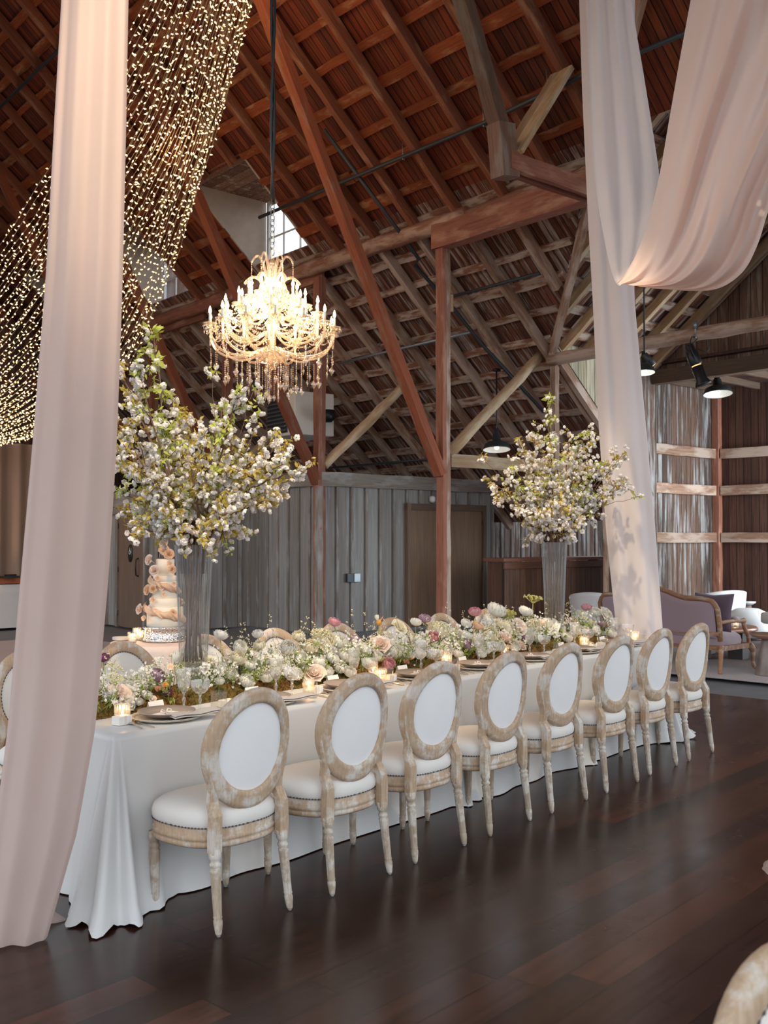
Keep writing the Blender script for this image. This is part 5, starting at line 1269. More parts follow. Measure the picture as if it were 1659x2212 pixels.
for it in FL.replace('\n', '|').split('|'):
    w = it.split(); px, py, ty, co, rp = float(w[0]), float(w[1]), w[2], w[3], float(w[4])
    p = fpos(px, py); d = (p - EY).dot(FW); r = 1.1 * rp * d / FOC
    k = max(j for j in range(6) if p.x >= seg[j][0] or j == 0); o = arr[k]
    l = p - Vector(o.location); face = Vector((random.uniform(-.5, .2), random.uniform(-.9, -.2), random.uniform(0.3, 1.0)))
    if len(w) > 5: face = Vector((random.uniform(-.3, .3), random.uniform(-.5, 0), 1))
    mb = MB(); mt_ = rot_to(face, random.uniform(0, 6)); cm = 0.5
    mb.tpl(TP[ty][0], Matrix.Scale(r, 4) @ Matrix.Translation((0, 0, -cm)))
    fo = mb.build(TP[ty][1], PM[co], o, mtx=Matrix.Translation(l) @ mt_)
    inv = (Matrix.Translation(l) @ mt_).inverted(); b0 = Vector((l.x + random.uniform(-.03, .03), min(0.1, max(-.1, l.y * 0.5)), 0.03))
    mid = l.lerp(b0, 0.4) + rdir() * 0.012
    MB().tube([inv @ b0, inv @ mid, inv @ (l - face.normalized() * r * 0.55)], 0.0028, 6).build('stem', M['stem'], fo)
# slipper orchid and dill umbels
p = fpos(818, 1345); o = arr[3]; p = PY(818, 1342, 4.42); l = p - Vector(o.location)
orc = MB().lathe([(0, -.028), (.012, -.024), (.017, -.006), (.015, .008), (.010, .012)], 14).build('slipper_orchid', PM['orange'], o, mtx=Matrix.Translation(l))
MB().tpl(T_TUL, TRS((-0.012, 0, 0.008), (0.2, -0.3, 0), 0.024)).build('petal', PM['white'], orc)
MB().tpl(T_LEAF, TRS((0.01, 0, 0.0), (0.6, 0.2, -1.3), (0.03, 0.06, 0.03))).build('petal', PM['rust'], orc)
MB().tube([(0, 0, -.028), (0.004, 0, -.06), (0.02, -0.01, -.11), (0.03, -.02, -.2)], 0.003, 6).build('stem', M['stem'], orc)
for px, py, R in ((1153, 1292, 0.075), (1100, 1325, 0.06), (950, 1352, 0.06), (690, 1368, 0.06)):
    p = PY(px, py, 4.42); k = max(j for j in range(6) if p.x >= seg[j][0]); o = arr[k]; l = p - Vector(o.location)
    mb = MB(); mb.tube([(0, 0, -.17), (0.01, 0, -.1), (0, 0, -.045)], 0.003, 5)
    for a_ in range(15):
        an = a_ * 2.4; rr_ = R * math.sqrt((a_ + 0.5) / 15); e = Vector((rr_ * math.cos(an), rr_ * math.sin(an), 0.012 * (1 - (rr_ / R) ** 2))); mb.tube([(0, 0, -.045), e], 0.0012, 3, False)
        for _ in range(14): mb.tpl(T_OCT, Matrix.Translation(e + rdir(0.2) * random.uniform(0.003, 0.013)) @ Matrix.Scale(random.uniform(.003, .005), 4))
    mb.build('dill_umbel', PM['lime'] if px > 1000 else PM['pale'], o, mtx=Matrix.Translation(l) @ rot_to((random.uniform(-.2, .2), -0.2, 1)))

# ------------------------------------------------------------------ place settings
M['taupe'] = plain('taupe_stoneware', (0.30, 0.245, 0.215), 0.45, var=0.06)
M['rattan'] = plain('pale_scalloped_charger', (0.56, 0.50, 0.42), 0.6, var=0.2, scale=90, bump=0.3)
M['napkin'] = cloth('grey_napkin', (0.50, 0.46, 0.44), 160, 0.85)
M['paper'] = plain('cream_paper', (0.80, 0.76, 0.71), 0.8, var=0.03)
M['ribbon'] = plain('silk_ribbon', (0.72, 0.63, 0.58), 0.4)
M['silver'] = plain('warm_silver', (0.72, 0.62, 0.52), 0.25, 1.0)
M['ink'] = plain('grey_ink', (0.35, 0.33, 0.32), 0.8)
Z0 = TZ + 0.009
def setting():
    g = []
    c = empty('charger_plate'); MB().lathe([(0, 0), (0.12, 0), (0.168, 0.008), (0.170, 0.011), (0.12, 0.006), (0, 0.005)], 64).build('plate_body', M['rattan'], c)
    MB().lathe([(0.150, 0.008), (0.172, 0.013), (0.169, 0.017), (0.150, 0.012), (0.150, 0.008)], 120, flute=lambda a, z: 0.022 * math.cos(30 * a), cap=False).build('scalloped_rim', M['rattan'], c); g.append((c, 'scalloped charger plate', 'charger', (0.05, 4.02, 0), 0))
    pl_ = MB().lathe([(0, 0), (0.085, 0), (0.10, 0.004), (0.135, 0.022), (0.138, 0.024), (0.137, 0.027), (0.10, 0.010), (0.085, 0.006), (0, 0.006)], 64).build('dinner_plate', M['taupe']); g.append((pl_, 'taupe dinner plate', 'plate', (0.05, 4.02, 0.0125), 0))
    def nk(u, v):
        x = -0.045 + 0.09 * u; y = 0.0 - 0.26 * v
        return (x, y, 0.006 + 0.004 * math.sin(u * PI) + 0.003 * math.sin(v * 9) + 0.004 * v)
    m_ = MB(); m_.grid(nk, 10, 20); m_.grid(lambda u, v: tuple(Vector(nk(u, v)) + Vector((0.004, 0.0, 0.009))), 10, 20); n_ = m_.build('napkin', M['napkin'], solid=0.004); g.append((n_, 'folded grey napkin', 'napkin', (-0.01, 3.905, 0.017), 1.45))
    no = empty('gift_note'); MB().box((0, 0, 0.002), (0.125, 0.075, 0.004)).build('envelope', M['paper'], no, smooth=False)
    bw = MB()
    for s in (-1, 1):
        bw.tube([(0, 0, 0.008), (s * 0.02, 0.012, 0.022), (s * 0.036, 0.004, 0.016), (s * 0.022, -0.008, 0.010), (0, 0, 0.008)], 0.004, 5); bw.tube([(0, 0, 0.008), (s * 0.02, -0.02, 0.007), (s * 0.034, -0.032, 0.006)], 0.0035, 4)
    bw.build('bow', M['ribbon'], no); g.append((no, 'cream ribbon-tied note', 'note', (0.05, 4.02, 0.0195), 0.2))
    ca = empty('place_card'); w_ = 0.095; h_ = 0.054
    MB().add([(-w_ / 2, -0.017, 0), (w_ / 2, -0.017, 0), (w_ / 2, 0, h_), (-w_ / 2, 0, h_), (-w_ / 2, 0.017, 0), (w_ / 2, 0.017, 0)], [(0, 1, 2, 3), (3, 2, 5, 4)]).build('card', M['paper'], ca, smooth=False, solid=0.0012)
    q = [(-0.028 + 0.056 * i / 26, -0.0095 + 0.0, 0.026 + 0.005 * math.sin(i * 1.9) * (1 if i % 5 else 1.8)) for i in range(27)]
    MB().tube([(x, -0.017 * (1 - z / h_) - 0.0012, z) for x, y, z in q], 0.0005, 4).build('handwriting', M['ink'], ca); g.append((ca, 'white tented place card', 'place card', (0.115, 4.205, 0.0), 0.1))
    gl = empty('goblet')
    MB().lathe([(0.036, 0), (0.037, 0.003), (0.008, 0.010), (0.006, 0.03), (0.012, 0.045), (0.006, 0.058), (0.006, 0.075), (0.014, 0.086)], 24).build('stem', M['crystal'], gl)
    MB().lathe([(0.0, 0.086), (0.020, 0.09), (0.031, 0.115), (0.034, 0.15), (0.036, 0.185), (0.040, 0.20)], 64, flute=lambda a, z: 0.035 * math.cos(16 * a + 14 * z * 10) * (1 if z < 0.18 else 0.5), cap=False).build('bowl', M['crystal'], gl); g.append((gl, 'cut crystal goblet', 'goblet', (0.26, 4.17, 0), 0))
    cp = empty('coupe'); MB().lathe([(0.034, 0), (0.035, 0.003), (0.007, 0.010), (0.005, 0.04), (0.010, 0.055), (0.005, 0.07), (0.010, 0.086)], 24).build('stem', M['crystal'], cp)
    MB().lathe([(0.0, 0.086), (0.022, 0.09), (0.040, 0.108), (0.047, 0.130), (0.050, 0.152)], 64, flute=lambda a, z: 0.03 * math.cos(18 * a + 120 * z), cap=False).build('bowl', M['crystal'], cp); g.append((cp, 'cut crystal coupe', 'coupe glass', (0.275, 4.055, 0), 0))
    tu = empty('water_tumbler'); MB().lathe([(0.0, 0.002), (0.038, 0.0), (0.040, 0.004), (0.040, 0.105)], 48, flute=lambda a, z: 0.012 * math.cos(24 * a) * (1 if z < 0.06 else 0), cap=False).build('glass', M['glass'], tu)
    MB().lathe([(0.0, 0.008), (0.037, 0.008), (0.037, 0.07), (0.0, 0.07)], 32).build('water', M['water'], tu); g.append((tu, 'water tumbler', 'tumbler', (0.315, 3.955, 0), 0))
    gb = empty('gift_box'); MB().box((0, 0, 0.02), (0.075, 0.055, 0.04)).build('box', M['paper'], gb, smooth=False, bevel=0.002)
    MB().box((0, 0, 0.0203), (0.012, 0.0565, 0.0415)).build('ribbon', M['ribbon'], gb, smooth=False); g.append((gb, 'small white gift box with ribbon', 'gift box', (-0.185, 4.04, 0), 0.15))
    def fork():
        m_ = MB(); m_.bar((0, -0.1, 0.003), (0, 0.03, 0.004), 0.006, 0.003); m_.bar((0, 0.03, 0.004), (0, 0.055, 0.006), 0.022, 0.003)
        for k in range(4): m_.bar((-0.0095 + 0.0063 * k, 0.053, 0.006), (-0.0095 + 0.0063 * k, 0.095, 0.009), 0.0026, 0.002)
        return m_.build('fork', M['silver'], smooth=False)
    g.append((fork(), 'silver dinner fork', 'fork', (-0.125, 3.955, 0), -0.15)); g.append((fork(), 'silver salad fork', 'fork', (-0.165, 3.965, 0), -0.3))
    kn = MB(); kn.tube([(0, -0.1, 0.004), (0, -0.06, 0.006), (0, 0.0, 0.004)], [0.004, 0.006, 0.004], 8); kn.bar((0, 0.0, 0.004), (0.002, 0.11, 0.004), 0.014, 0.002); g.append((kn.build('knife', M['silver'], smooth=False), 'silver knife', 'knife', (0.385, 3.965, 0), -0.2))
    return g
sets = setting()
wherein = ['at the nearest seat beside the left drape', 'at the second near seat from the left drape', 'at the third near seat from the left drape', 'at the fourth near seat from the left drape', 'at the fifth near seat from the left drape', 'at the sixth near seat from the left drape', 'at the seventh near seat from the left drape', 'at the far right end seat of the near side']
for i, x in enumerate(CH_X):
    for (o, lab, cat, off, rz_) in sets:
        c = o if i == 0 else copy_tree(o)
        if i > 0: c['label'] = ''
        c.location = (x + off[0], off[1], Z0 + off[2]); c.rotation_euler = (0, 0, rz_ + (random.uniform(-.08, .08) if cat != 'charger' else 0))
        if cat in ('knife',) and i == 7: c.location.x -= 0.02
        tag(c, lab + ' ' + wherein[i], cat, lab.split(' with')[0] + ' set along the near side')
# votive candles
def votive(kind):
    o = empty('votive_candle'); h = 0.085 if kind != 'ribbed' else 0.09; r = 0.037 if kind != 'ribbed' else 0.03
    fl = (lambda a, z: 0.05 * math.cos(9 * a + 90 * z) * math.cos(9 * a - 90 * z)) if kind == 'cut' else (lambda a, z: 0.03 * math.cos(28 * a))
    MB().lathe([(0.0, 0.002), (r * 0.85, 0.0), (r * 0.92, 0.01), (r, h * 0.5), (r * 1.05, h)], 72, flute=fl, cap=False).build('holder', M['crystal'], o)
    MB().lathe([(0, 0.004), (r * 0.7, 0.004), (r * 0.7, 0.03), (0, 0.032)], 20).build('candle', M['wax'], o)
    MB().lathe([(0, 0.034), (0.004, 0.04), (0.0045, 0.047), (0.002, 0.058), (0, 0.066)], 10).build('flame', M['flame'], o)
    return o
vc, vr = votive('cut'), votive('ribbed')
VP = [(264, 1560, 'cut', 'cut-glass votive candle nearest the left drape, beside the moss'), (667, 1502, 'ribbed', 'ribbed votive candle between the second and third near seats'), (822, 1476, 'cut', 'cut-glass votive candle left of the pink ranunculus'), (806, 1462, 'ribbed', 'ribbed votive candle just behind the pink-lit cut votive'), (964, 1441, 'cut', 'cut-glass votive candle near the middle of the table below the umbels'), (1262, 1397, 'cut', 'cut-glass votive candle right of the far vase'), (1090, 1420, 'ribbed', 'ribbed votive candle below the blush rose left of the far vase'), (1372, 1388, 'ribbed', 'ribbed votive candle at the far end of the table before the right drape')]
ui = {'cut': 0, 'ribbed': 0}
for px, py, k_, lab in VP:
    src = vc if k_ == 'cut' else vr
    o = src if ui[k_] == 0 else copy_tree(src); ui[k_] += 1
    p = PZ(px, py, Z0); o.location = (p.x, min(p.y, 4.6), Z0); tag(o, lab, 'candle', 'votive candles on the long table')
    lamp('candle_light', 'POINT', (0, 0, 0.06), 0.4, (1.0, 0.55, 0.22), 0.012, parent=o)
# ------------------------------------------------------------------ crystal chandelier
M['lustre'] = glassy('warm_crystal', (1.0, 0.96, 0.90), 0.13, 0.05, (1.0, 0.90, 0.78), 1.0, 0.10)
M['drop'] = glassy('crystal_drop', (1.0, 0.97, 0.93), 0.16, 0.04, (1.0, 0.93, 0.86), 1.1, 0.12)
cc = P(588, 700, 7.2); cd = empty('chandelier', (cc.x, cc.y, 2.66)); tag(cd, 'large crystal chandelier with lit candle bulbs hanging over the table', 'chandelier')
def zpx(py): return P(588, py, 7.2).z - 2.66
M['bulbglass'] = emit('candle_bulb', (1.0, 0.72, 0.38), 26.0)
# column of turned glass
col = [(0.0, zpx(800)), (0.03, zpx(795)), (0.05, zpx(778)), (0.03, zpx(765)), (0.015, zpx(755)), (0.02, zpx(720)), (0.055, zpx(700)), (0.03, zpx(690)), (0.02, zpx(670)), (0.06, zpx(645)), (0.075, zpx(630)), (0.03, zpx(612)), (0.018, zpx(590)), (0.03, zpx(575)), (0.012, zpx(555)), (0.0, zpx(550))]
MB().lathe(col, 24, flute=lambda a, z: 0.05 * math.cos(12 * a)).build('glass_column', M['lustre'], cd)
MB().lathe([(0, zpx(785)), (0.10, zpx(781)), (0.13, zpx(768)), (0.11, zpx(763)), (0, zpx(765))], 36, flute=lambda a, z: 0.04 * math.cos(18 * a)).build('receiver_bowl', M['lustre'], cd)
MB().lathe([(0, zpx(660)), (0.09, zpx(656)), (0.13, zpx(640)), (0.11, zpx(636)), (0, zpx(645))], 36, flute=lambda a, z: 0.04 * math.cos(18 * a)).build('receiver_bowl', M['lustre'], cd)
T_KITE = (np.array([(0, 0, 0), (.5, 0, -.75), (0, .22, -.8), (-.5, 0, -.75), (0, -.22, -.8), (0, 0, -1.7)], float), [(0, 1, 2), (0, 2, 3), (0, 3, 4), (0, 4, 1), (5, 2, 1), (5, 3, 2), (5, 4, 3), (5, 1, 4)])
T_BEAD = T_OCT
def strand(mb, p, q, sag, nb, r=0.008):
    for i in range(nb + 1):
        f = i / nb; c = p.lerp(q, f) - UP * sag * 4 * f * (1 - f); mb.tpl(T_BEAD, Matrix.Translation(c) @ Matrix.Scale(r, 4))
def kite(mb, p, s, sp): mb.tpl(T_KITE, Matrix.Translation(p) @ Matrix.Rotation(sp, 4, 'Z') @ Matrix.Scale(s, 4))
tiers = [(14, 0.455, zpx(692), zpx(770), 0.0), (10, 0.345, zpx(664), zpx(735), 0.2), (8, 0.24, zpx(640), zpx(690), 0.1), (6, 0.15, zpx(622), zpx(660), 0.3)]
cups = []
for n_, R, zc_, zl, ph in tiers:
    ring = []
    for i in range(n_):
        a = 2 * PI * i / n_ + ph; u = Vector((math.cos(a), math.sin(a), 0)); tip = u * R + UP * (zc_ - 0.075); h0 = u * 0.05 + UP * (zl + 0.06)
        pts = [bez(h0, u * R * 0.45 + UP * (zl - 0.05), u * R * 1.02 + UP * (zl - 0.03), tip, k / 14) for k in range(15)]
        MB().tube(pts, 0.0095, 8).build('arm', M['lustre'], cd)
        bo = MB().lathe([(0.0, -0.012), (0.016, -0.010), (0.040, 0.004), (0.052, 0.018), (0.048, 0.020), (0.015, 0.006), (0.012, 0.03), (0.012, 0.034), (0, 0.034)], 24, flute=lambda a, z: 0.05 * math.cos(10 * a) * (1 if z < .02 else 0)).build('candle_cup', M['lustre'], cd, mtx=Matrix.Translation(tip))
        MB().lathe([(0.0095, 0.02), (0.0095, 0.085), (0, 0.085)], 10).build('candle_sleeve', M['wax'], bo)
        MB().lathe([(0, 0.085), (0.008, 0.092), (0.0115, 0.104), (0.008, 0.122), (0.002, 0.14), (0, 0.143)], 10).build('candle_bulb', M['bulbglass'], bo)
        dp = MB()
        for k in range(9):
            b = 2 * PI * k / 9; kite(dp, Vector((0.048 * math.cos(b), 0.048 * math.sin(b), 0.010)), random.uniform(0.017, 0.024), random.uniform(0, 6))
        dp.build('cup_prisms', M['drop'], bo, kind='stuff')
        ring.append(tip)
    sw_ = MB()
    for i in range(n_):
        strand(sw_, ring[i], ring[(i + 1) % n_], 0.055, 12, 0.0075)
        strand(sw_, ring[i] - UP * 0.02, ring[(i + 1) % n_] - UP * 0.02, 0.10, 16, 0.0075); strand(sw_, ring[i] * 0.8 + UP * 0.2 * zl, ring[(i + 1) % n_] * 0.8 + UP * 0.2 * zl, 0.03, 12, 0.008)
        strand(sw_, ring[i], Vector((0, 0, zc_ + 0.13)) + ring[i].normalized() * 0.05, 0.07, 20, 0.007)
    sw_.build('bead_garland', M['drop'], cd, kind='stuff')
# hanging drops below the arms
for n_, R, z0_, l0, l1 in ((22, 0.44, zpx(765), 0.04, 0.12), (18, 0.34, zpx(782), 0.06, 0.15), (14, 0.22, zpx(785), 0.08, 0.19), (10, 0.12, zpx(785), 0.14, 0.22), (5, 0.05, zpx(785), 0.18, 0.23)):
    for i in range(n_):
        a = 2 * PI * (i + random.uniform(-.2, .2)) / n_; p = Vector((R * math.cos(a), R * math.sin(a), z0_ + random.uniform(-.01, .02))); L = random.uniform(l0, l1)
        mb = MB(); strand(mb, p, p - UP * L, 0, max(3, int(L / 0.014)), 0.0068); kite(mb, p - UP * (L + 0.006), random.uniform(0.034, 0.046), random.uniform(0, 6)); mb.build('pendant', M['drop'], cd)
for i in range(6):                                # tall curved plumes of the crown
    a = 2 * PI * i / 6 + 0.3; u = Vector((math.cos(a), math.sin(a), 0))
    MB().tube([bez(u * 0.03 + UP * zpx(630), u * 0.05 + UP * zpx(560), u * 0.10 + UP * zpx(535), u * 0.15 + UP * zpx(568), k / 12) for k in range(13)], [0.012 - 0.0004 * k for k in range(13)], 8).build('plume', M['lustre'], cd)
    mb = MB(); strand(mb, u * 0.15 + UP * zpx(568), u * 0.15 + UP * zpx(605), 0, 8, 0.0075); kite(mb, u * 0.15 + UP * zpx(605), 0.03, a); mb.build('pendant', M['drop'], cd)
    MB().tube([bez(u * 0.03 + UP * zpx(650), u * 0.06 + UP * zpx(600), u * 0.14 + UP * zpx(585), u * 0.2 + UP * zpx(615), k / 12) for k in range(13)], 0.011, 8).build('plume', M['lustre'], cd)
ch = MB(); zt_, zb_ = zpx(440), zpx(550)
for k in range(9):
    z = zb_ + (zt_ - zb_) * (k + 0.5) / 9; m_ = Matrix.Translation((0, 0, z)) @ Matrix.Rotation(PI / 2 * (k % 2), 4, 'Z')
    ch.tube([m_ @ Vector((0.018 * math.cos(b), 0, 0.028 * math.sin(b))) for b in [2 * PI * j / 12 for j in range(13)]], 0.004, 5)
ch.build('chain', M['steel'], cd)
roof_z = 11.3 - 2.66
for s in (-1, 1): MB().tube([(0.012 * s * math.cos(k * 0.7), 0.012 * s * math.sin(k * 0.7), zt_ + (roof_z - zt_) * k / 40) for k in range(41)], 0.011, 6).build('cable', M['black'], cd)
for zz, e in ((zpx(690), 20), (zpx(655), 12), (zpx(612), 5)):
    for k in range(3):
        a = 2 * PI * k / 3 + zz * 5; r_ = 0.30 if e == 20 else 0.2 if e == 12 else 0.08
        lamp('chandelier_light', 'POINT', (r_ * math.cos(a), r_ * math.sin(a), zz), e, (1.0, 0.60, 0.30), 0.03, parent=cd)

# ------------------------------------------------------------------ cake on its lace-covered table
M['lace'] = cloth('blush_lace', (0.70, 0.58, 0.53), 60, 0.85, bstr=0.6, var=0.12)
M['icing'] = plain('ivory_icing', (0.84, 0.76, 0.63), 0.6, var=0.08, scale=8, bump=0.1)
M['hammered'] = None
m, nt, out = newmat('hammered_silver'); n = N(nt); tcx = n.new('ShaderNodeTexCoord').outputs['Object']
vo = n.new('ShaderNodeTexVoronoi'); vo.inputs['Scale'].default_value = 70; n.link(tcx, vo.inputs['Vector']); n.link(n.bsdf((0.72, 0.70, 0.68), 0.2, 1.0, 0.5, vo.outputs['Distance'], 0.6, 0.01), out.inputs[0]); M['hammered'] = m
kc = PZ(356, 1386, 0.75); kt = empty('cake_table', (kc.x, kc.y, 0)); tag(kt, 'round cake table under a blush lace cloth beyond the far chairs', 'table')
def lacefn(u, v):
    a = 2 * PI * u; r = 0.45 + 0.05 * (1 - v) + 0.035 * (1 - v) * math.sin(11 * a) + 0.012 * (1 - v) * math.sin(23 * a); return (r * math.cos(a), r * math.sin(a), 0.006 + 0.744 * v)
mb = MB().grid(lacefn, 160, 16, True); o_ = len(mb.v); mb.v += [(0.43 * math.cos(2 * PI * i / 160), 0.43 * math.sin(2 * PI * i / 160), 0.756) for i in range(160)]; mb.f += [(15 * 160 + i, 15 * 160 + (i + 1) % 160, o_ + (i + 1) % 160, o_ + i) for i in range(160)] + [tuple(range(o_, o_ + 160))]
mb.build('lace_cloth', M['lace'], kt)
MB().lathe([(0, 0.70), (0.42, 0.70), (0.42, 0.735), (0, 0.735)], 48).lathe([(0.22, 0.01), (0.22, 0.03), (0.05, 0.05), (0.05, 0.70)], 20).build('tabletop', M['doorframe'], kt)
stz = 0.76
st_ = MB().lathe([(0, 0.0), (0.185, 0.0), (0.195, 0.012), (0.17, 0.022), (0.165, 0.10), (0.185, 0.112), (0.188, 0.122), (0, 0.122)], 64).build('cake_stand', M['hammered'], mtx=Matrix.Translation((kc.x, kc.y, stz))); tag(st_, 'hammered silver cake stand on the lace-covered round table', 'cake stand')
ck = empty('wedding_cake', (kc.x, kc.y, stz + 0.123)); tag(ck, 'tall ivory tiered cake trimmed with peach sugar flowers behind the nearer vase', 'cake')
z = 0.0
for r_, h_ in ((0.152, 0.165), (0.128, 0.075), (0.106, 0.14), (0.100, 0.05), (0.078, 0.14)):
    MB().lathe([(0, z), (r_ - 0.004, z), (r_, z + 0.005), (r_, z + h_ - 0.006), (r_ - 0.006, z + h_), (0, z + h_)], 48).build('tier', M['icing'], ck); z += h_
def ruffle(r0, za, zb, a0, a1, w, sd):
    def fn(u, v):
        a = a0 + (a1 - a0) * u; rr_ = r0 + 0.012 + 0.018 * math.sin(PI * v) + 0.008 * math.sin(u * 37 + v * 5 + sd) + 0.006 * math.sin(u * 61 + v * 9); zz = za + (zb - za) * u + w * (v - 0.5) + 0.006 * math.sin(u * 29 + sd)
        return (rr_ * math.cos(a), rr_ * math.sin(a), zz)
    MB().grid(fn, 90, 9).build('paper_ruffle', PM['peach'], ck, solid=0.002)
va = math.atan2(-FW.y, -FW.x)                    # towards the camera
ruffle(0.150, 0.17, 0.06, va - 1.7, va + 1.5, 0.06, 1); ruffle(0.108, 0.40, 0.30, va - 1.7, va + 1.5, 0.055, 2); ruffle(0.125, 0.20, 0.22, va + 1.5, va + 4.2, 0.04, 3)
SF = [(321, 1209, 10, 1), (333, 1232, 10, 0), (318, 1274, 10, 1), (330, 1272, 8, 0), (301, 1316, 10, 1), (311, 1335, 9, 0), (330, 1296, 10, 0), (349, 1270, 8, 0), (353, 1284, 7, 0), (367, 1218, 9, 0), (372, 1230, 8, 0), (365, 1197, 10, 1), (354, 1187, 10, 1), (352, 1172, 9, 1), (376, 1262, 8, 0), (340, 1250, 8, 0), (374, 1325, 8, 0), (325, 1312, 9, 0)]
dk = (kc - EY).dot(FW)
for px, py, rp, stem in SF:
    p = P(px, py, dk - (0.06 if stem else 0.13)); l = p - Vector(ck.location)
    r_ = rp * dk / FOC * 0.98; out_ = (Vector((l.x, l.y, 0)).normalized() + Vector((0, 0, 0.35)) - FW * 0.6)
    mt_ = Matrix.Translation(l) @ rot_to(out_, random.uniform(0, 6)); f_ = MB().tpl(T_OPEN if random.random() < .5 else T_ROSE, Matrix.Scale(r_, 4) @ Matrix.Translation((0, 0, -.3))).build('sugar_flower', PM['peach' if random.random() < .7 else 'blush'], ck, mtx=mt_)
    if stem:
        q = Vector((0.1 * math.copysign(1, l.dot(RT)) * RT.x * 0.6, 0.1 * math.copysign(1, l.dot(RT)) * RT.y * 0.6, min(l.z - 0.06, 0.55))); iv = mt_.inverted(); MB().tube([iv @ l, iv @ (l.lerp(q, 0.5) + UP * 0.008), iv @ q], 0.0025, 5).build('wire_stem', PM['peach'], f_)
for px, py, h_, lab in ((286, 1388, 'cut', 'cut-glass votive candle at the left edge of the cake table'), (303, 1383, 'cut', 'brightly lit cut-glass votive next to the hammered cake stand'), (296, 1377, 'cut', 'cut-glass votive at the back left of the cake table')):
    o = copy_tree(vc); p = PZ(px, py, 0.757); o.location = (p.x, p.y, 0.757)
    for c_ in list(o.children):
        if c_.type == 'LIGHT': bpy.data.objects.remove(c_)
    tag(o, lab, 'candle', 'votive candles on the cake table')
    lamp('candle_light', 'POINT', (0, 0, 0.06), 0.6, (1.0, 0.55, 0.22), 0.012, parent=o)
p = PZ(262, 1383, 0.757)
for k in range(4):
    q = MB().lathe([(0, 0), (0.045, 0.0), (0.075, 0.008), (0.075, 0.011), (0.045, 0.004), (0, 0.004)], 32).build('cake_plate', M['paper'], mtx=Matrix.Translation((p.x, p.y, 0.757 + 0.006 * k))); tag(q, ['bottom cake plate of the small stack at the left edge of the lace table', 'second cake plate up in the small stack on the lace table', 'third cake plate up in the small stack on the lace table', 'top cake plate of the small stack on the lace table'][k], 'plate', 'stacked cake plates')
lamp('cake_spot', 'SPOT', (kc.x - 0.8, kc.y - 1.5, 4.2), 130, (1.0, 0.62, 0.34), 0.08, target=(kc.x, kc.y, 1.0), spot=0.36)

# ------------------------------------------------------------------ lounge at the far right
M['lav'] = cloth('lavender_velvet', (0.34, 0.25, 0.28), 90, 0.75, sheen=0.6)
M['plumv'] = cloth('plum_velvet', (0.085, 0.05, 0.075), 90, 0.75, sheen=0.5)
M['carved'] = timber('carved_worn_wood', (0.28, 0.13, 0.06), (0.38, 0.20, 0.11), (0.45, 0.36, 0.28), 0.35, (0.1, 0.05, 0.03), 0.5, 3)
M['boucle'] = cloth('white_boucle', (0.62, 0.61, 0.60), 120, 0.95, bstr=0.8)
M['shell'] = plain('white_shell', (0.66, 0.65, 0.65), 0.5, var=0.03)
M['stone'] = plain('brown_veined_stone', (0.22, 0.17, 0.15), 0.3, var=0.6, scale=7)
M['whitestone'] = plain('white_stone', (0.55, 0.54, 0.52), 0.5, var=0.08)
M['dark'] = plain('dark_block', (0.035, 0.025, 0.022), 0.5, var=0.3)
M['copper'] = plain('copper_top', (0.40, 0.22, 0.15), 0.3, 0.4)
rc = B(0, 0); rg = MB().box((0, 0, 0.006), (7.2, 5.2, 0.012)).build('rug', M['rug'], mtx=Matrix.Translation((11.15 + 2.5, 3.9, 0)) @ Matrix.Rotation(0, 4, 'Z') @ Matrix.Translation((1.1, 0, 0))); tag(rg, 'pale woven rug under the lavender sofa at the right', 'rug')
XA = -BV; rzs = math.atan2(XA.y, XA.x); FZ = 0.013
br_ = G(3.99, 11.9); so_c = br_ + BV * 0.85 + BU * 0.32
so = empty('sofa', (so_c.x, so_c.y, FZ), rzs, 'lavender velvet sofa with a carved wooden frame, its back to the long table', 'sofa')
WH = 0.86
def topz(x):
    t_ = abs(x) / WH; return 0.86 + 0.13 * math.exp(-(x / 0.33) ** 2) + (0.02 * math.sin(min(1, max(0, (t_ - 0.5) / 0.45)) * PI)) - 0.10 * max(0, (t_ - 0.9) / 0.1) ** 2
def sback(off):
    def fn(u, v):
        x = (u * 2 - 1) * (WH - 0.04); z0_, z1_ = 0.42, topz(x * 0.985) - 0.03; z = z0_ + (z1_ - z0_) * v
        e = min(1, min(u, 1 - u) * 12, (1 - v) * 8 + .15, v * 8 + .15); return (x, -0.30 - 0.16 * (z - 0.42) + off * (0.3 + 0.7 * math.sqrt(max(0, e))), z)
    return fn
MB().grid(sback(-0.035), 60, 20).build('back_upholstery', M['lav'], so); MB().grid(sback(0.07), 60, 20).build('backrest', M['lav'], so)
pts = [(x, -0.30 - 0.16 * (topz(x) - 0.42), topz(x)) for x in [WH * (i / 24 - 1) for i in range(49)]]
pts = [(-WH, -0.30, 0.38), (-WH, -0.31, 0.55)] + pts + [(WH, -0.31, 0.55), (WH, -0.30, 0.38)]
MB().tube(pts, 0.032, 8).build('back_frame', M['carved'], so)
MB().bar((-WH, -0.315, 0.47), (WH, -0.315, 0.47), 0.05, 0.045).build('back_rail', M['carved'], so, smooth=False)
def seatfn(u, v):
    a = 2 * PI * u; e = 0.45; x = math.copysign(abs(math.cos(a)) ** e, math.cos(a)); y = math.copysign(abs(math.sin(a)) ** e, math.sin(a)); k = [1, 1.02, 1.0, 0.93, 0.75, 0.4, 0.0][v]; zz = [0.31, 0.36, 0.42, 0.455, 0.47, 0.48, 0.485][v]
    return (x * (WH - 0.02) * k, 0.02 + y * 0.33 * k, zz)
mb = MB()
for j in range(7):
    for i in range(60): mb.v.append(seatfn(i / 60, j))
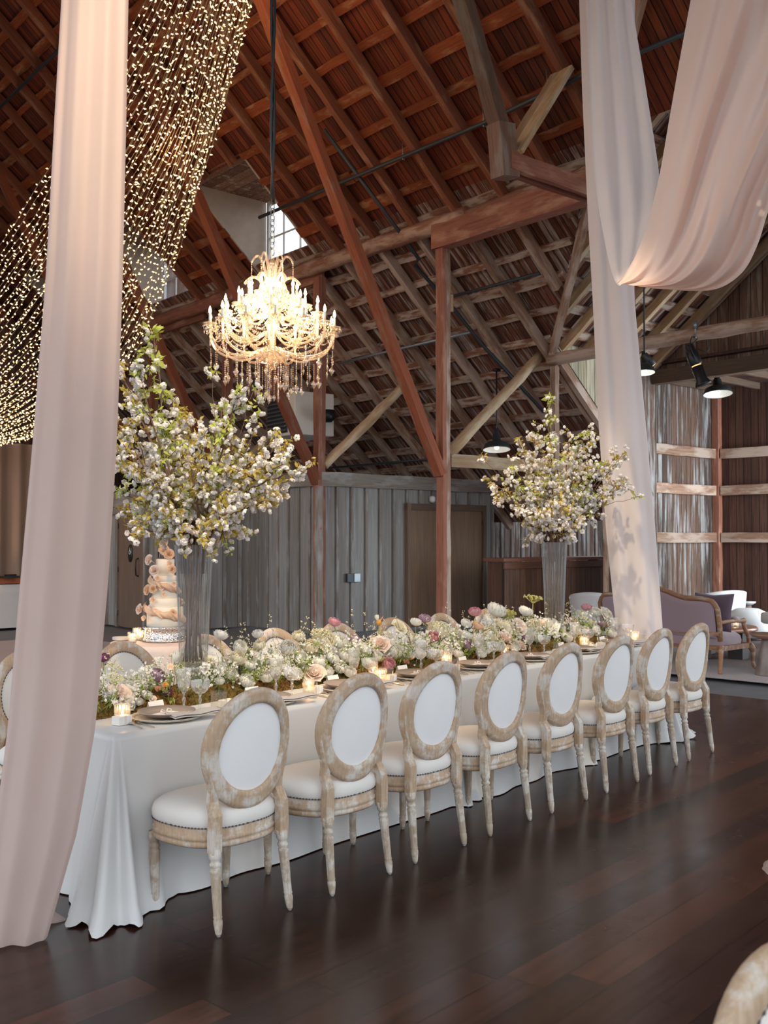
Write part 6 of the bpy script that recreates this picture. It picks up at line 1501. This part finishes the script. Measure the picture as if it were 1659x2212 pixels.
for j in range(6):
    for i in range(60): mb.f.append((j * 60 + i, j * 60 + (i + 1) % 60, (j + 1) * 60 + (i + 1) % 60, (j + 1) * 60 + i))
mb.build('seat', M['lav'], so)
MB().bar((-WH, 0.34, 0.295), (WH, 0.34, 0.295), 0.05, 0.06).bar((-WH, -0.28, 0.295), (WH, -0.28, 0.295), 0.05, 0.06).bar((-WH, -0.28, 0.295), (-WH, 0.34, 0.295), 0.05, 0.06).bar((WH, -0.28, 0.295), (WH, 0.34, 0.295), 0.05, 0.06).build('seat_rail', M['carved'], so, smooth=False)
for s in (-1, 1):
    MB().tube([(s * WH, -0.29, 0.33), (s * (WH + .01), -0.31, 0.2), (s * (WH + .02), -0.35, 0.02), (s * (WH + .02), -0.35, 0.0)], [0.035, 0.028, 0.022, 0.024], 8).build('leg', M['carved'], so)
    MB().tube([bez(Vector((s * WH, 0.34, 0.30)), Vector((s * (WH + .08), 0.42, 0.24)), Vector((s * WH, 0.33, 0.08)), Vector((s * (WH + .05), 0.42, 0.012)), k / 12) for k in range(13)], [0.042, 0.044, 0.042, 0.038, 0.033, 0.029, 0.026, 0.024, 0.022, 0.021, 0.022, 0.024, 0.02], 8).build('leg', M['carved'], so)
    ar = MB().tube([bez(Vector((s * WH, -0.33, 0.60)), Vector((s * (WH + .03), -0.1, 0.63)), Vector((s * (WH + .05), 0.12, 0.60)), Vector((s * (WH + .03), 0.20, 0.61)), k / 12) for k in range(13)], [0.024] * 10 + [0.03, 0.034, 0.02], 8).build('armrest', M['carved'], so)
    MB().tube([bez(Vector((s * (WH + .03), 0.17, 0.60)), Vector((s * (WH + .06), 0.12, 0.48)), Vector((s * WH, 0.36, 0.46)), Vector((s * WH, 0.34, 0.31)), k / 12) for k in range(13)], 0.026, 8).build('arm_support', M['carved'], ar)
    MB().tube([(s * (WH + .02), -0.05, 0.635), (s * (WH + .03), 0.06, 0.628)], [0.03, 0.03], 8).build('arm_pad', M['lav'], ar)
def cushion(name, size, th, mat, mtx, lab):
    def fn(u, v):
        x, y = u * 2 - 1, v * 2 - 1; k = (1 - abs(x) ** 3) * (1 - abs(y) ** 3); pin = 1 - 0.10 * (1 - abs(x)) * abs(y) - 0.10 * (1 - abs(y)) * abs(x)
        return x * pin * size, y * pin * size, th * max(0, k) ** 0.5
    mb = MB(); mb.grid(fn, 24, 24); mb.grid(lambda u, v: tuple(a * b for a, b in zip(fn(u, v), (1, 1, -1))), 24, 24); return tag(mb.build(name, mat, mtx=mtx), lab, 'cushion')
cushion('cushion', 0.24, 0.085, M['plumv'], so.matrix_basis @ TRS((0.66, -0.13, 0.71), (math.radians(72), 0, 0.25)), 'dark plum velvet cushion standing on the right end of the lavender sofa')
# round coffee table, pedestals, armchairs
def lathe_thing(name, pos, parts, lab, cat, rz_=0):
    o = empty(name, pos, rz_, lab, cat)
    for nm, prof, mt, n_ in parts: MB().lathe(prof, n_).build(nm, M[mt], o)
    return o
ct = G(4.51, 13.62, FZ)
cto = lathe_thing('coffee_table', ct, [('tabletop', [(0, 0.36), (0.53, 0.36), (0.56, 0.375), (0.56, 0.405), (0.54, 0.42), (0, 0.42)], 'copper', 56)], 'large round copper-topped coffee table on dark blocks behind the sofa', 'coffee table')
for lat, d in ((4.25, 13.4), (4.74, 13.36), (4.5, 13.98)):
    q = G(lat, d) - ct; MB().box((q.x, q.y, 0.18), (0.2, 0.2, 0.36)).build('leg', M['dark'], cto, smooth=False)
o = copy_tree(vc); p = P(1590, 1352, 13.4); o.location = (p.x, p.y, FZ + 0.421); tag(o, 'glowing votive candle on the copper-topped coffee table', 'candle')
fp = P(1552, 1340, 13.6); fb = empty('flower_bowl', (fp.x, fp.y, FZ + 0.421), 0, 'small bowl of coral and cream flowers on the coffee table behind the sofa', 'flowers')
MB().lathe([(0, 0), (0.05, 0.0), (0.09, 0.05), (0.10, 0.09), (0.09, 0.09), (0.0, 0.07)], 24).build('bowl', M['whitestone'], fb)
for k in range(16):
    d_ = rdir(0.8); e = Vector((d_.x * 0.16, d_.y * 0.16, 0.10 + 0.30 * random.random() * (1 - abs(d_.x) * .5))); MB().tube([(0, 0, 0.07), e * 0.6, e], 0.003, 4).build('stem', M['stem'], fb)
    MB().tpl(random.choice((T_CARN, T_OPEN, T_RAN)), Matrix.Translation(e) @ rot_to(d_) @ Matrix.Scale(random.uniform(0.022, 0.04), 4)).build('blossom', PM[random.choice(('peach', 'pink', 'cream', 'white', 'peach'))], fb)
p = PZ(1660, 1458, FZ)
lathe_thing('side_table', (p.x, p.y, FZ), [('pedestal', [(0, 0), (0.155, 0.0), (0.155, 0.01), (0.08, 0.40), (0.07, 0.42), (0, 0.42)], 'stone', 40), ('tabletop', [(0, 0.415), (0.08, 0.42), (0.17, 0.445), (0.215, 0.475), (0.21, 0.487), (0.15, 0.48), (0, 0.478)], 'copper', 48)], 'cone-footed stone side table at the right edge in front of the sofa end', 'side table')
p = PZ(1616, 1356, 0)
lathe_thing('pedestal_table', (p.x, p.y, 0), [('pedestal', [(0, 0), (0.14, 0.0), (0.06, 0.40), (0, 0.40)], 'stone', 32), ('tabletop', [(0, 0.40), (0.07, 0.41), (0.135, 0.45), (0.14, 0.475), (0, 0.478)], 'whitestone', 36)], 'small white-topped stone pedestal table before the dark wing wall', 'side table')
p = P(1702, 1345, 14.9)
lathe_thing('drum_table', (p.x, p.y, 0), [('tabletop', [(0, 0.35), (0.36, 0.35), (0.38, 0.37), (0.38, 0.48), (0.36, 0.5), (0, 0.5)], 'whitestone', 40), ('base', [(0, 0), (0.22, 0.0), (0.1, 0.1), (0.08, 0.35), (0, 0.35)], 'dark', 24)], 'white round table cut by the right edge of the picture', 'side table')
va_ = MB().tube([Vector((0.10 * math.cos(a), 0, 0.20 + 0.10 * math.sin(a))) for a in [2 * PI * k / 24 for k in range(25)]], 0.035, 10).lathe([(0, 0), (0.06, 0.0), (0.04, 0.06), (0.03, 0.08)], 16).build('ring_vase', M['whitestone'], mtx=Matrix.Translation((p.x - 0.10, p.y + 0.12, 0.5)) @ Matrix.Rotation(rzs, 4, 'Z')); tag(va_, 'white ring-shaped vase on the round table at the right edge', 'vase')
def tub_chair(pos, rz_, lab, sc_=1.0):
    o = empty('armchair', pos, rz_, lab, 'armchair')
    def shell(u, v):
        a = math.radians(-215 + 250 * u); h = 0.36 + 0.40 * v * (0.45 + 0.55 * math.sin(PI * min(1, max(0, u)))) ** 1.2; r = (0.42 + 0.06 * v) * sc_; return (r * math.cos(a), r * math.sin(a) * 0.95, h * sc_ - 0.28 * (1 - v))
    MB().grid(shell, 60, 12).build('shell', M['shell'], o, solid=0.055)
    MB().lathe([(0, 0.06), (0.36, 0.06), (0.42, 0.12), (0.44, 0.25), (0.42, 0.36), (0.34, 0.41), (0, 0.42)], 40, mtx=Matrix.Scale(sc_, 4)).build('seat', M['boucle'], o)
    MB().lathe([(0, 0), (0.28, 0.0), (0.28, 0.06), (0, 0.06)], 30, mtx=Matrix.Scale(sc_, 4)).build('base', M['dark'], o)
p = G(5.62, 16.9); tub_chair((p.x, p.y, 0), rzs + 1.2, 'white tub armchair behind the lavender sofa at the right')
p = G(3.52, 16.2); tub_chair((p.x, p.y, 0), rzs + 0.3, 'white tub armchair between the far flowers and the right drape, only its back showing')
def blob(name, pos, rx, ry, h, mat, lab, cat):
    o = empty(name, pos, rzs, lab, cat)
    MB().lathe([(0, 0.05), (rx * .8, 0.05), (rx, h * 0.3), (rx, h * 0.6), (rx * 0.86, h * 0.88), (rx * 0.5, h), (0, h)], 40, mtx=Matrix.Diagonal((1, ry / rx, 1, 1))).build('seat', mat, o); MB().lathe([(0, 0), (rx * .7, 0), (rx * .7, 0.05), (0, 0.05)], 30).build('base', M['dark'], o); return o
p = G(5.80, 15.9); blob('ottoman', (p.x, p.y, 0), 0.34, 0.34, 0.50, M['boucle'], 'plump white boucle ottoman in front of the white tub armchair at the right', 'ottoman')
